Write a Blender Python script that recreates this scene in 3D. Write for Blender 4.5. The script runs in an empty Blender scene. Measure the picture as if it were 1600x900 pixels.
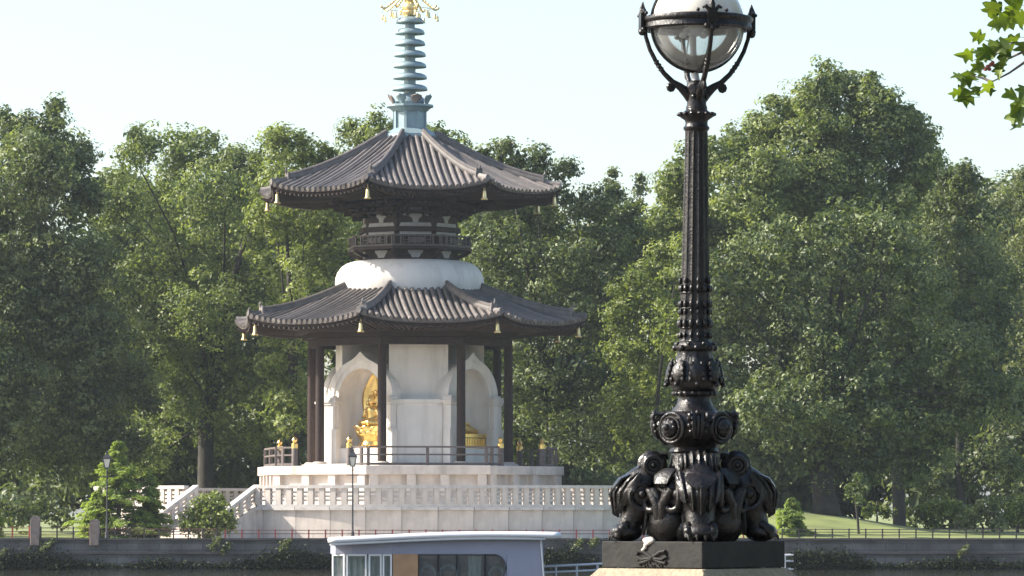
import bpy, math, random
import numpy as np
from mathutils import Vector, Matrix

PI = math.pi
R = math.radians
random.seed(7)
rng = np.random.default_rng(11)
scn = bpy.context.scene
col = scn.collection

# ------------------------------------------------------------------ camera
FPX, W_PX, H_PX = 7020.0, 1600.0, 900.0      # focal length in photo pixels
EYE = 1.6
PITCH = math.atan((800.0 - 450.0) / FPX)     # horizon sits at photo row 800
cam_d = bpy.data.cameras.new('camera')
cam = bpy.data.objects.new('camera', cam_d)
col.objects.link(cam)
cam.location = (0, 0, EYE)
cam.rotation_euler = (PI / 2 + PITCH, 0, 0)
cam_d.sensor_width = 36.0
cam_d.lens = 36.0 * FPX / W_PX
cam_d.clip_start = 0.5
cam_d.clip_end = 12000
scn.camera = cam

# ------------------------------------------------------------------ light
SUN_AZ = R(-92)          # angle from the camera-ward direction, negative = left
SUN_EL = R(35)
sdir = Vector((math.sin(SUN_AZ) * math.cos(SUN_EL), -math.cos(SUN_AZ) * math.cos(SUN_EL), math.sin(SUN_EL)))
wd = bpy.data.worlds.new('World')
scn.world = wd
wd.use_nodes = True
nt = wd.node_tree
bg = nt.nodes['Background']
sky = nt.nodes.new('ShaderNodeTexSky')
sky.sky_type = 'NISHITA'
sky.sun_disc = False
sky.sun_elevation = SUN_EL
sky.sun_rotation = math.atan2(sdir.x, sdir.y)
sky.air_density = 1.0
sky.dust_density = 2.0
sky.ozone_density = 1.0
nt.links.new(sky.outputs[0], bg.inputs[0])
bg.inputs[1].default_value = 0.13
sl = bpy.data.lights.new('sun', 'SUN')
sl.energy = 4.6
sl.angle = R(0.53)
sl.color = (1.0, 0.93, 0.82)
so = bpy.data.objects.new('sun', sl)
col.objects.link(so)
so.rotation_euler = sdir.to_track_quat('Z', 'Y').to_euler()
so.location = (-60, 120, 80)
vs = scn.view_settings
vs.view_transform = 'Standard'
vs.look = 'None'
vs.gamma = 1.0
vs.use_curve_mapping = False
vs.exposure = 1.2


def at(px, py, d):
    """photo pixel + distance along the ground (world Y) -> world point"""
    u, v = (px - 800.0) / FPX, (450.0 - py) / FPX
    c, s = math.cos(PITCH), math.sin(PITCH)
    fy, fz = c - v * s, s + v * c
    k = d / fy
    return Vector((u * k, d, EYE + fz * k))


# ------------------------------------------------------------------ materials
def mat(name, base, rough=0.6, metal=0.0, var=0.12, scale=3.0, bump=0.0, bscale=None, spec=0.5,
        stain=None, stain_scale=0.6, stain_amt=0.5, streak=False, detail=6.0, objrand=0.0, roughvar=0.0):
    m = bpy.data.materials.new(name)
    m.use_nodes = True
    n = m.node_tree.nodes
    l = m.node_tree.links
    b = n['Principled BSDF']
    b.inputs['Roughness'].default_value = rough
    b.inputs['Metallic'].default_value = metal
    b.inputs['Specular IOR Level'].default_value = spec
    tc = n.new('ShaderNodeTexCoord')
    ns = n.new('ShaderNodeTexNoise')
    ns.inputs['Scale'].default_value = scale
    ns.inputs['Detail'].default_value = detail
    l.new(tc.outputs['Object'], ns.inputs['Vector'])
    mx = n.new('ShaderNodeMix')
    mx.data_type = 'RGBA'
    lo = [max(0, c * (1 - var)) for c in base]
    hi = [min(1, c * (1 + var)) for c in base]
    mr = n.new('ShaderNodeMapRange')
    mr.inputs[1].default_value = 0.3
    mr.inputs[2].default_value = 0.7
    l.new(ns.outputs['Fac'], mr.inputs[0])
    l.new(mr.outputs[0], mx.inputs[0])
    mx.inputs[6].default_value = (*lo, 1)
    mx.inputs[7].default_value = (*hi, 1)
    out = mx.outputs[2]
    if stain is not None:
        n2 = n.new('ShaderNodeTexNoise')
        n2.inputs['Scale'].default_value = stain_scale
        n2.inputs['Detail'].default_value = 8
        n2.inputs['Roughness'].default_value = 0.65
        if streak:
            mp = n.new('ShaderNodeMapping')
            mp.inputs['Scale'].default_value = (1, 1, 0.12)
            l.new(tc.outputs['Object'], mp.inputs['Vector'])
            l.new(mp.outputs[0], n2.inputs['Vector'])
        else:
            l.new(tc.outputs['Object'], n2.inputs['Vector'])
        r2 = n.new('ShaderNodeMapRange')
        r2.inputs[1].default_value = 0.48
        r2.inputs[2].default_value = 0.72
        r2.inputs[4].default_value = stain_amt
        l.new(n2.outputs['Fac'], r2.inputs[0])
        m2 = n.new('ShaderNodeMix')
        m2.data_type = 'RGBA'
        l.new(r2.outputs[0], m2.inputs[0])
        l.new(out, m2.inputs[6])
        m2.inputs[7].default_value = (*stain, 1)
        out = m2.outputs[2]
    if roughvar:
        nr = n.new('ShaderNodeTexNoise')
        nr.inputs['Scale'].default_value = scale * 1.7
        nr.inputs['Detail'].default_value = 7
        l.new(tc.outputs['Object'], nr.inputs['Vector'])
        rr_ = n.new('ShaderNodeMapRange')
        rr_.inputs[1].default_value = 0.35
        rr_.inputs[2].default_value = 0.68
        rr_.inputs[3].default_value = max(0.05, rough - roughvar)
        rr_.inputs[4].default_value = rough + roughvar
        l.new(nr.outputs['Fac'], rr_.inputs[0])
        l.new(rr_.outputs[0], b.inputs['Roughness'])
    if objrand:
        oi = n.new('ShaderNodeObjectInfo')
        mo = n.new('ShaderNodeMapRange')
        mo.inputs[3].default_value = 1 - objrand
        mo.inputs[4].default_value = 1 + objrand
        l.new(oi.outputs['Random'], mo.inputs[0])
        mm_ = n.new('ShaderNodeMix')
        mm_.data_type = 'RGBA'
        mm_.blend_type = 'MULTIPLY'
        mm_.inputs[0].default_value = 1.0
        l.new(out, mm_.inputs[6])
        l.new(mo.outputs[0], mm_.inputs[7])
        out = mm_.outputs[2]
    l.new(out, b.inputs['Base Color'])
    if bump:
        nb = n.new('ShaderNodeTexNoise')
        nb.inputs['Scale'].default_value = bscale or scale * 4
        nb.inputs['Detail'].default_value = 5
        l.new(tc.outputs['Object'], nb.inputs['Vector'])
        bp = n.new('ShaderNodeBump')
        bp.inputs['Strength'].default_value = bump
        bp.inputs['Distance'].default_value = 0.03
        l.new(nb.outputs['Fac'], bp.inputs['Height'])
        l.new(bp.outputs[0], b.inputs['Normal'])
    return m


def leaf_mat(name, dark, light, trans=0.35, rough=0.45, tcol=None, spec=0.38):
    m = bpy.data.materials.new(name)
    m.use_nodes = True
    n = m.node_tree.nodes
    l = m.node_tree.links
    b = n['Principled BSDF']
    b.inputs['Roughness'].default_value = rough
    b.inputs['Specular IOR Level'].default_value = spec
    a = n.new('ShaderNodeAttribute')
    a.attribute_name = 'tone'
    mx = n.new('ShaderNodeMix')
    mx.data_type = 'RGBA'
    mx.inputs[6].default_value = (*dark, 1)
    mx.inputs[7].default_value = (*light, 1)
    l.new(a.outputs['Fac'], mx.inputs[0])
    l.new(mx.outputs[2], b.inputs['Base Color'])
    t = n.new('ShaderNodeBsdfTranslucent')
    hs = n.new('ShaderNodeMix')
    hs.data_type = 'RGBA'
    hs.blend_type = 'MULTIPLY'
    hs.inputs[0].default_value = 1.0
    l.new(mx.outputs[2], hs.inputs[6])
    hs.inputs[7].default_value = (*(tcol or (1.25, 1.3, 0.62)), 1)
    l.new(hs.outputs[2], t.inputs['Color'])
    ms = n.new('ShaderNodeMixShader')
    ms.inputs[0].default_value = trans
    l.new(b.outputs[0], ms.inputs[1])
    l.new(t.outputs[0], ms.inputs[2])
    l.new(ms.outputs[0], n['Material Output'].inputs['Surface'])
    return m


M = dict(
    eave_shaded=mat('eave_shaded_plaster', (0.42, 0.40, 0.385), 0.85, var=0.12, scale=3, stain=(0.25, 0.23, 0.21), stain_amt=0.5, streak=True),  # streaked white render, colour darkened to imitate deep shade under the eave
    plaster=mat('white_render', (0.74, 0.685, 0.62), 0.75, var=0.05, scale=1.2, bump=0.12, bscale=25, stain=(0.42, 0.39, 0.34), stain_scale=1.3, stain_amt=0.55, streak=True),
    stone=mat('pale_stone', (0.57, 0.505, 0.445), 0.8, var=0.09, scale=2.2, bump=0.2, bscale=18, stain=(0.25, 0.225, 0.19), stain_scale=1.2, stain_amt=0.7, streak=True),
    coping=mat('weathered_stone', (0.54, 0.50, 0.46), 0.85, var=0.12, scale=3.0, bump=0.25, stain=(0.2, 0.2, 0.19), stain_scale=1.3, stain_amt=0.5),
    joint=mat('dark_joint', (0.2, 0.195, 0.185), 0.9),
    tile=mat('grey_roof_tile', (0.122, 0.105, 0.097), 0.6, objrand=0.35, var=0.28, scale=2.5, bump=0.15, bscale=12, stain=(0.11, 0.11, 0.1), stain_scale=0.9, stain_amt=0.4),
    tiledark=mat('roof_pan_tile', (0.045, 0.038, 0.035), 0.65, var=0.2, scale=3.0),
    wood=mat('dark_brown_timber', (0.034, 0.021, 0.018), 0.7, var=0.25, scale=4.0, bump=0.15, spec=0.25, streak=True, stain=(0.06, 0.04, 0.032), stain_amt=0.5, stain_scale=2),
    wood_grey=mat('weathered_rail_timber', (0.115, 0.092, 0.085), 0.7, var=0.25, scale=5.0, bump=0.15),
    gold=mat('gilding', (0.80, 0.57, 0.21), 0.32, metal=1.0, var=0.12, scale=6.0, bump=0.25, bscale=12),
    palegold=mat('pale_gilding', (0.85, 0.66, 0.32), 0.35, metal=0.85, var=0.1, scale=6.0),
    copper=mat('blue_green_copper', (0.235, 0.315, 0.335), 0.5, metal=0.25, var=0.12, scale=1.5, stain=(0.25, 0.33, 0.4), stain_amt=0.4, streak=True, stain_scale=1.5),
    rust=mat('rust_brown_petal', (0.2, 0.155, 0.14), 0.7, var=0.2),
    iron=mat('black_gloss_paint', (0.0065, 0.0052, 0.005), 0.38, var=0.35, scale=9, bump=0.22, bscale=70, spec=0.48, roughvar=0.16, stain=(0.026, 0.018, 0.014), stain_scale=7, stain_amt=0.4),
    plinth=mat('grey_black_plinth_paint', (0.032, 0.031, 0.0295), 0.6, var=0.2, scale=14, bump=0.12, bscale=40, stain=(0.046, 0.044, 0.041), stain_scale=8, stain_amt=0.4, spec=0.12),
    granite=mat('tan_granite', (0.285, 0.24, 0.165), 0.85, var=0.2, scale=40, bump=0.3, bscale=60, stain=(0.16, 0.135, 0.1), stain_scale=9, stain_amt=0.4),
    cream=mat('cream_droppings', (0.5, 0.46, 0.4), 0.8, var=0.15, scale=20),
    riverwall=mat('river_wall_stone', (0.115, 0.108, 0.108), 0.85, var=0.35, scale=0.9, bump=0.4, bscale=5, stain=(0.07, 0.075, 0.055), stain_scale=0.35, stain_amt=0.8, streak=True),
    wallcap=mat('river_wall_coping_stone', (0.10, 0.087, 0.08), 0.85, var=0.25, scale=2, bump=0.3),
    pier=mat('brown_pier_stone', (0.27, 0.2, 0.165), 0.85, var=0.25, scale=4, bump=0.3),
    red=mat('red_rail_paint', (0.42, 0.06, 0.055), 0.55, var=0.15),
    redrail=mat('dull_red_rail', (0.17, 0.075, 0.07), 0.6, var=0.2),
    brownrail=mat('brown_rail_paint', (0.07, 0.055, 0.045), 0.6, var=0.2),
    bark=mat('plane_bark', (0.026, 0.022, 0.018), 0.9, var=0.4, scale=1.2, bump=0.5, bscale=4, stain=(0.1, 0.085, 0.065), stain_scale=1.6, stain_amt=0.4),
    twig=mat('twig_bark', (0.16, 0.12, 0.1), 0.8, var=0.25, scale=8),
    lampgrey=mat('lamp_black_paint', (0.03, 0.03, 0.033), 0.5, var=0.2),
    boatblue=mat('boat_grey_blue_paint', (0.27, 0.275, 0.345), 0.5, var=0.06, scale=1.0, stain=(0.2, 0.2, 0.25), stain_scale=1.2, stain_amt=0.4, streak=True),
    boatwhite=mat('boat_white_paint', (0.64, 0.64, 0.65), 0.45, var=0.04, scale=2),
    boathull=mat('boat_dark_hull', (0.05, 0.055, 0.075), 0.5, var=0.2),
    tan=mat('tan_plywood', (0.40, 0.235, 0.12), 0.7, var=0.18, scale=2.5, bump=0.1),
    frame=mat('window_frame_paint', (0.62, 0.63, 0.63), 0.5, var=0.05),
    darkframe=mat('dark_window_frame', (0.05, 0.05, 0.055), 0.5),
    curtain=mat('pale_curtain', (0.55, 0.62, 0.58), 0.8, var=0.1),
    inside=mat('cabin_interior', (0.36, 0.28, 0.21), 0.8, var=0.6, scale=2.0, stain=(0.1, 0.08, 0.07), stain_scale=1.5, stain_amt=0.9),
    steel=mat('galvanised_rail', (0.5, 0.5, 0.5), 0.45, metal=0.3, var=0.1),
    paving=mat('embankment_paving', (0.13, 0.12, 0.11), 0.85, var=0.15),
    berry=mat('reddish_fruit', (0.3, 0.07, 0.05), 0.6, var=0.3, scale=40),
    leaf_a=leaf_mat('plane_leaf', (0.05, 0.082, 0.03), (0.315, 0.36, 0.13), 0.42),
    leaf_b=leaf_mat('shade_toned_leaf', (0.032, 0.056, 0.026), (0.225, 0.265, 0.105), 0.37),  # leaf colour darkened to stand in for shade within the crowns
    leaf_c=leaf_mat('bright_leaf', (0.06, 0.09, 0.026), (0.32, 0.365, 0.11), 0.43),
    leaf_far=leaf_mat('grey_green_leaf', (0.07, 0.092, 0.045), (0.25, 0.28, 0.13), 0.42),
    leaf_fir=leaf_mat('conifer_needle', (0.075, 0.12, 0.035), (0.31, 0.39, 0.1), 0.5, rough=0.55, tcol=(1.25, 1.3, 0.6)),
    leaf_weed=leaf_mat('wall_weed', (0.012, 0.02, 0.01), (0.042, 0.056, 0.024), 0.2, spec=0.1),
    leaf_near=leaf_mat('near_plane_leaf', (0.035, 0.07, 0.014), (0.17, 0.235, 0.04), 0.36, tcol=(1.7, 1.7, 0.45)),
)

# grass
gm = mat('mown_grass', (0.165, 0.195, 0.055), 0.9, var=0.3, scale=0.5, bump=0.4, bscale=8, stain=(0.24, 0.215, 0.09), stain_scale=0.12, stain_amt=0.7)
M['grass'] = gm


def glass_mat(name, tint, rough=0.05, alpha=0.25):
    m = bpy.data.materials.new(name)
    m.use_nodes = True
    n = m.node_tree.nodes
    l = m.node_tree.links
    n.remove(n['Principled BSDF'])
    g = n.new('ShaderNodeBsdfGlossy')
    g.inputs['Roughness'].default_value = rough
    t = n.new('ShaderNodeBsdfTransparent')
    t.inputs['Color'].default_value = (*tint, 1)
    f = n.new('ShaderNodeFresnel')
    f.inputs['IOR'].default_value = 1.5
    ad = n.new('ShaderNodeMath')
    ad.operation = 'ADD'
    ad.inputs[1].default_value = 0.02
    l.new(f.outputs[0], ad.inputs[0])
    d = n.new('ShaderNodeBsdfDiffuse')
    d.inputs['Color'].default_value = (0.75, 0.77, 0.75, 1)
    ns = n.new('ShaderNodeTexNoise')
    ns.inputs['Scale'].default_value = 9
    ns.inputs['Detail'].default_value = 6
    tc = n.new('ShaderNodeTexCoord')
    l.new(tc.outputs['Object'], ns.inputs['Vector'])
    mr = n.new('ShaderNodeMapRange')
    mr.inputs[1].default_value = 0.3
    mr.inputs[2].default_value = 0.75
    mr.inputs[3].default_value = alpha * 0.5
    mr.inputs[4].default_value = alpha * 1.6
    l.new(ns.outputs['Fac'], mr.inputs[0])
    m0 = n.new('ShaderNodeMixShader')
    l.new(mr.outputs[0], m0.inputs[0])
    l.new(t.outputs[0], m0.inputs[1])
    l.new(d.outputs[0], m0.inputs[2])
    m1 = n.new('ShaderNodeMixShader')
    l.new(ad.outputs[0], m1.inputs[0])
    l.new(m0.outputs[0], m1.inputs[1])
    l.new(g.outputs[0], m1.inputs[2])
    l.new(m1.outputs[0], n['Material Output'].inputs['Surface'])
    return m


M['globe_clear'] = glass_mat('dusty_clear_glass', (0.93, 0.96, 0.95), 0.05, 0.22)
M['boat_glass'] = glass_mat('boat_window_glass', (0.85, 0.88, 0.87), 0.02, 0.08)
M['globe_white'] = mat('opal_white_glass', (0.74, 0.69, 0.58), 0.12, var=0.04, scale=4, spec=0.6)

def add_courses(m, bw, bh, amt):
    n, l = m.node_tree.nodes, m.node_tree.links
    b = n['Principled BSDF']
    src = b.inputs['Base Color'].links[0].from_socket
    tc = n.new('ShaderNodeTexCoord')
    mp = n.new('ShaderNodeMapping')
    mp.inputs['Rotation'].default_value = (PI / 2, 0, 0)
    br = n.new('ShaderNodeTexBrick')
    br.inputs['Color1'].default_value = (0.75, 0.75, 0.75, 1)
    br.inputs['Color2'].default_value = (1.2, 1.18, 1.12, 1)
    br.inputs['Mortar'].default_value = (0.4, 0.4, 0.4, 1)
    br.inputs['Scale'].default_value = 1.0
    br.inputs['Mortar Size'].default_value = 0.02
    br.inputs['Brick Width'].default_value = bw
    br.inputs['Row Height'].default_value = bh
    l.new(tc.outputs['Object'], mp.inputs[0])
    l.new(mp.outputs[0], br.inputs['Vector'])
    mx = n.new('ShaderNodeMix')
    mx.data_type = 'RGBA'
    mx.blend_type = 'MULTIPLY'
    mx.inputs[0].default_value = amt
    l.new(src, mx.inputs[6])
    l.new(br.outputs['Color'], mx.inputs[7])
    l.new(mx.outputs[2], b.inputs['Base Color'])


add_courses(M['riverwall'], 1.1, 0.36, 0.8)

# water
wm = bpy.data.materials.new('river_water')
wm.use_nodes = True
_n, _l = wm.node_tree.nodes, wm.node_tree.links
_b = _n['Principled BSDF']
_b.inputs['Base Color'].default_value = (0.035, 0.036, 0.028, 1)
_b.inputs['Roughness'].default_value = 0.08
_tc = _n.new('ShaderNodeTexCoord')
_mp = _n.new('ShaderNodeMapping')
_mp.inputs['Scale'].default_value = (0.5, 1.4, 1)
_ns = _n.new('ShaderNodeTexNoise')
_ns.inputs['Scale'].default_value = 1.3
_ns.inputs['Detail'].default_value = 5
_bp = _n.new('ShaderNodeBump')
_bp.inputs['Strength'].default_value = 0.1
_bp.inputs['Distance'].default_value = 0.12
_l.new(_tc.outputs['Object'], _mp.inputs[0])
_l.new(_mp.outputs[0], _ns.inputs['Vector'])
_l.new(_ns.outputs['Fac'], _bp.inputs['Height'])
_l.new(_bp.outputs[0], _b.inputs['Normal'])
M['water'] = wm


# ------------------------------------------------------------------ mesh helpers
class MB:
    def __init__(self):
        self.v, self.f, self.s = [], [], []

    def add(self, verts, faces, smooth=False):
        o = len(self.v)
        self.v.extend([tuple(p) for p in verts])
        self.f.extend([tuple(i + o for i in f) for f in faces])
        self.s.extend([smooth] * len(faces))
        return self

    def box(self, c, size, rz=0.0, taper=1.0):
        x, y, z = size[0] / 2, size[1] / 2, size[2] / 2
        cs, sn = math.cos(rz), math.sin(rz)
        vs_ = []
        for (sx, sy, sz) in ((-1, -1, -1), (1, -1, -1), (1, 1, -1), (-1, 1, -1), (-1, -1, 1), (1, -1, 1), (1, 1, 1), (-1, 1, 1)):
            k = taper if sz > 0 else 1.0
            px, py = sx * x * k, sy * y * k
            vs_.append((c[0] + px * cs - py * sn, c[1] + px * sn + py * cs, c[2] + sz * z))
        return self.add(vs_, [(3, 2, 1, 0), (4, 5, 6, 7), (0, 1, 5, 4), (1, 2, 6, 5), (2, 3, 7, 6), (3, 0, 4, 7)])

    def lathe(self, prof, n=24, c=(0, 0, 0), fn=None, smooth=True, cap0=True, cap1=True, th0=0.0):
        vs_, fs = [], []
        for (r, z) in prof:
            for i in range(n):
                th = th0 + 2 * PI * i / n
                rr = fn(th, z, r) if fn else r
                vs_.append((c[0] + rr * math.sin(th), c[1] - rr * math.cos(th), c[2] + z))
        m = len(prof)
        for j in range(m - 1):
            for i in range(n):
                i2 = (i + 1) % n
                fs.append((j * n + i, j * n + i2, (j + 1) * n + i2, (j + 1) * n + i))
        self.add(vs_, fs, smooth)
        o = len(self.v) - len(vs_)
        if cap0:
            self.f.append(tuple(o + i for i in range(n - 1, -1, -1)))
            self.s.append(False)
        if cap1:
            self.f.append(tuple(o + (m - 1) * n + i for i in range(n)))
            self.s.append(False)
        return self

    def tube(self, path, rad, n=8, smooth=True, flat=None, up=None, caps=True):
        """sweep of an ellipse; rad: number/list of numbers or (a,b) pairs; up: reference vector for the a axis"""
        P = [Vector(p) for p in path]
        k = len(P)
        if not isinstance(rad, (list, tuple)) or (isinstance(rad, tuple) and len(rad) == 2 and k != 2):
            rad = [rad] * k
        vs_, fs = [], []
        ref = Vector(up) if up is not None else None
        prev = None
        for j in range(k):
            t = (P[min(j + 1, k - 1)] - P[max(j - 1, 0)])
            if t.length < 1e-9:
                t = Vector((0, 0, 1))
            t.normalize()
            if ref is not None:
                a = ref - t * ref.dot(t)
            elif prev is not None:
                a = prev - t * prev.dot(t)
            else:
                a = Vector((0, 0, 1)) - t * t.z
                if a.length < 0.2:
                    a = Vector((1, 0, 0)) - t * t.x
            a.normalize()
            prev = a
            b = t.cross(a)
            r = rad[j]
            ra, rb = (r, r) if not isinstance(r, (list, tuple)) else r
            for i in range(n):
                th = 2 * PI * (i + 0.5) / n
                vs_.append(P[j] + a * (ra * math.cos(th)) + b * (rb * math.sin(th)))
        for j in range(k - 1):
            for i in range(n):
                i2 = (i + 1) % n
                fs.append((j * n + i, j * n + i2, (j + 1) * n + i2, (j + 1) * n + i))
        self.add(vs_, fs, smooth)
        if caps:
            o = len(self.v) - len(vs_)
            self.f.append(tuple(o + i for i in range(n - 1, -1, -1)))
            self.s.append(False)
            self.f.append(tuple(o + (k - 1) * n + i for i in range(n)))
            self.s.append(False)
        return self

    def prism(self, poly, z0, z1):
        n = len(poly)
        vs_ = [(p[0], p[1], z0) for p in poly] + [(p[0], p[1], z1) for p in poly]
        fs = [tuple(range(n - 1, -1, -1)), tuple(range(n, 2 * n))]
        fs += [(i, (i + 1) % n, n + (i + 1) % n, n + i) for i in range(n)]
        return self.add(vs_, fs)

    def ball(self, c, r, nu=12, nv=8, smooth=True):
        rx, ry, rz = (r, r, r) if not isinstance(r, (list, tuple)) else r
        vs_ = [(c[0], c[1], c[2] - rz)]
        for j in range(1, nv):
            ph = -PI / 2 + PI * j / nv
            for i in range(nu):
                th = 2 * PI * i / nu
                vs_.append((c[0] + rx * math.cos(ph) * math.cos(th), c[1] + ry * math.cos(ph) * math.sin(th), c[2] + rz * math.sin(ph)))
        vs_.append((c[0], c[1], c[2] + rz))
        fs = [(0, 1 + (i + 1) % nu, 1 + i) for i in range(nu)]
        for j in range(nv - 2):
            a = 1 + j * nu
            for i in range(nu):
                i2 = (i + 1) % nu
                fs.append((a + i, a + i2, a + nu + i2, a + nu + i))
        a = 1 + (nv - 2) * nu
        t = len(vs_) - 1
        fs += [(a + i, a + (i + 1) % nu, t) for i in range(nu)]
        return self.add(vs_, fs, smooth)

    def torus(self, c, rmaj, rmin, axis='Z', n=24, m=8):
        c = Vector(c)
        ax = {'Z': Vector((0, 0, 1)), 'X': Vector((1, 0, 0)), 'Y': Vector((0, 1, 0))}[axis] if isinstance(axis, str) else Vector(axis).normalized()
        u = ax.orthogonal().normalized()
        w = ax.cross(u)
        vs_, fs = [], []
        for i in range(n):
            th = 2 * PI * i / n
            d = u * math.cos(th) + w * math.sin(th)
            for j in range(m):
                ph = 2 * PI * j / m
                vs_.append(c + d * (rmaj + rmin * math.cos(ph)) + ax * (rmin * math.sin(ph)))
        for i in range(n):
            for j in range(m):
                fs.append((i * m + j, ((i + 1) % n) * m + j, ((i + 1) % n) * m + (j + 1) % m, i * m + (j + 1) % m))
        return self.add(vs_, fs, True)

    def grid(self, fn, nu, nv, smooth=True, flip=False):
        vs_ = [fn(i / nu, j / nv) for j in range(nv + 1) for i in range(nu + 1)]
        fs = []
        for j in range(nv):
            for i in range(nu):
                a = j * (nu + 1) + i
                q = (a, a + 1, a + nu + 2, a + nu + 1)
                fs.append(q[::-1] if flip else q)
        return self.add(vs_, fs, smooth)

    def xf(self, fn):
        self.v = [tuple(fn(Vector(p))) for p in self.v]
        return self

    def mesh(self, name, m, sharp=40):
        me = bpy.data.meshes.new(name)
        me.from_pydata(self.v, [], self.f)
        me.polygons.foreach_set('use_smooth', self.s)
        me.materials.append(m)
        me.update()
        if any(self.s):
            me.set_sharp_from_angle(angle=R(sharp))
        return me

    def build(self, name, m, parent=None, loc=None, rz=None, sharp=40, bevel=0.0, label=None):
        o = bpy.data.objects.new(name, self.mesh(name, m, sharp))
        col.objects.link(o)
        if parent is not None:
            o.parent = parent
        if loc is not None:
            o.location = loc
        if rz is not None:
            o.rotation_euler.z = rz
        if bevel:
            b = o.modifiers.new('bevel', 'BEVEL')
            b.width = bevel
            b.segments = 2
            b.limit_method = 'ANGLE'
        if label:
            o['label'] = label
        return o


def dupe(o, parent=None, loc=None, rz=None):
    c = o.copy()
    col.objects.link(c)
    c.parent = parent if parent is not None else o.parent
    if loc is not None:
        c.location = loc
    if rz is not None:
        c.rotation_euler.z = rz
    return c


def copy_tree(o, parent=None):
    c = o.copy()
    col.objects.link(c)
    c.parent = parent
    for ch in list(o.children):
        copy_tree(ch, c)
    return c


def tag(o, label=None, cat=None, group=None, kind=None):
    if label:
        o['label'] = label
    if cat:
        o['category'] = cat
    if group:
        o['group'] = group
    if kind:
        o['kind'] = kind
    return o


def thing(name, label, cat, loc=(0, 0, 0), rz=0.0, group=None):
    o = bpy.data.objects.new(name, None)
    o.empty_display_size = 0.3
    col.objects.link(o)
    o.location = loc
    o.rotation_euler = (0, 0, rz)
    return tag(o, label, cat, group)


def pol(r, th, z=0.0):
    """angle measured from the camera-ward direction towards the right"""
    return Vector((r * math.sin(th), -r * math.cos(th), z))


# ------------------------------------------------------------------ ground, river, sky side
FAR_EDGE = 232.0      # far river wall face
WATER_Z = -1.38


def ground_z(x, y):
    """gentle lawn mound to the right of the pagoda, park flat elsewhere"""
    def sm(a, b, t):
        t = min(1, max(0, (t - a) / (b - a)))
        return t * t * (3 - 2 * t)
    hx = sm(6, 13, x) * (2.0 - 1.6 * sm(12, 27, x))
    return hx * sm(233.5, 254, y) ** 0.8 * (1 - 0.6 * sm(330, 420, y))


def park():
    xs = list(np.linspace(-60, 70, 90))
    xs = [-3000, -1500, -400, -150] + xs + [150, 400, 1500, 3000]
    ys = [FAR_EDGE + 0.3] + list(np.linspace(FAR_EDGE + 3, 430, 70)) + [600, 1200, 3000]
    v, f = [], []
    for y in ys:
        for x in xs:
            n = 0.06 * math.sin(x * 0.7 + y * 0.31) * math.sin(y * 0.53 - x * 0.2) if y > 240 and y < 450 else 0
            v.append((x, y, ground_z(x, y) + n))
    nx = len(xs)
    for j in range(len(ys) - 1):
        for i in range(nx - 1):
            f.append((j * nx + i, j * nx + i + 1, (j + 1) * nx + i + 1, (j + 1) * nx + i))
    b = MB().add(v, f, True)
    o = b.build('park_ground', M['grass'], sharp=180)
    o['kind'] = 'structure'


park()
o = MB().add([(-3000, 34, WATER_Z), (3000, 34, WATER_Z), (3000, FAR_EDGE + 0.2, WATER_Z), (-3000, FAR_EDGE + 0.2, WATER_Z)], [(0, 1, 2, 3)]).build('river_water', M['water'])
o['kind'] = 'structure'
b = MB()
b.box((0, -482.5, -0.95), (6000, 1035.0, 1.9))
o = b.build('embankment_pavement', M['paving'])
o['kind'] = 'structure'


b = MB()
b.add([(-70, FAR_EDGE + 0.4, 0.06), (11, FAR_EDGE + 0.4, 0.06), (11, 250, 0.06), (-70, 250, 0.06)], [(0, 1, 2, 3)])
o = b.build('promenade_path', mat('pale_gravel_path', (0.43, 0.385, 0.33), 0.9, var=0.12, scale=3, bump=0.2))
o['kind'] = 'structure'


# ------------------------------------------------------------------ far river wall
rw = thing('river_wall', 'long grey stained stone river wall with weeds at its foot', 'wall', (0, FAR_EDGE, 0))
b = MB()
b.grid(lambda u, v: (-70 + 140 * u, 0.02 * math.sin(u * 400) + 0.03 * math.sin(u * 90 + v * 9) - 0.1 * (1 - v), -2.0 + v * 2.16), 280, 8)
b.box((0, 0.3, -0.96), (139.9, 0.35, 2.2))
b.build('wall_face', M['riverwall'], rw)
b = MB()
b.box((0, -0.02, -0.52), (140, 0.3, 0.09))
b.build('string_course', M['wallcap'], rw)
x = -70.0
while x < 70:
    w = random.uniform(1.5, 2.2)
    b = MB()
    b.box((x + w / 2, 0.14, 0.2 + random.uniform(-0.006, 0.006)), (w - 0.025, 0.56, 0.11))
    b.build('coping_stone', M['wallcap'], rw)
    x += w


def fence(name, label, px0, px1, step, z0, z1, rails, mp, mrail, d=FAR_EDGE + 0.15, pr=0.035, group='fences along the far river wall'):
    x0, x1 = at(px0, 800, d).x, at(px1, 800, d).x
    t = thing(name, label, 'fence', ((x0 + x1) / 2, d, z0), 0, group)
    n = max(2, int(round((x1 - x0) / step)) + 1)
    b = MB()
    b.box((0, 0, (z1 - z0) / 2), (pr * 2, pr * 2, z1 - z0))
    me = b.mesh('post', mp)
    for i in range(n):
        o = bpy.data.objects.new('post', me)
        col.objects.link(o)
        o.parent = t
        o.location = (x0 + (x1 - x0) * i / (n - 1) - t.location.x, 0, 0)
    for z in rails:
        b = MB()
        hl = (x1 - x0) / 2
        b.tube([(-hl, -0.01, z - z0), (0, -0.01, z - z0 - 0.004), (hl, -0.01, z - z0)], 0.021, 6)
        b.build('rail', mrail, t)
    return t


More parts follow.
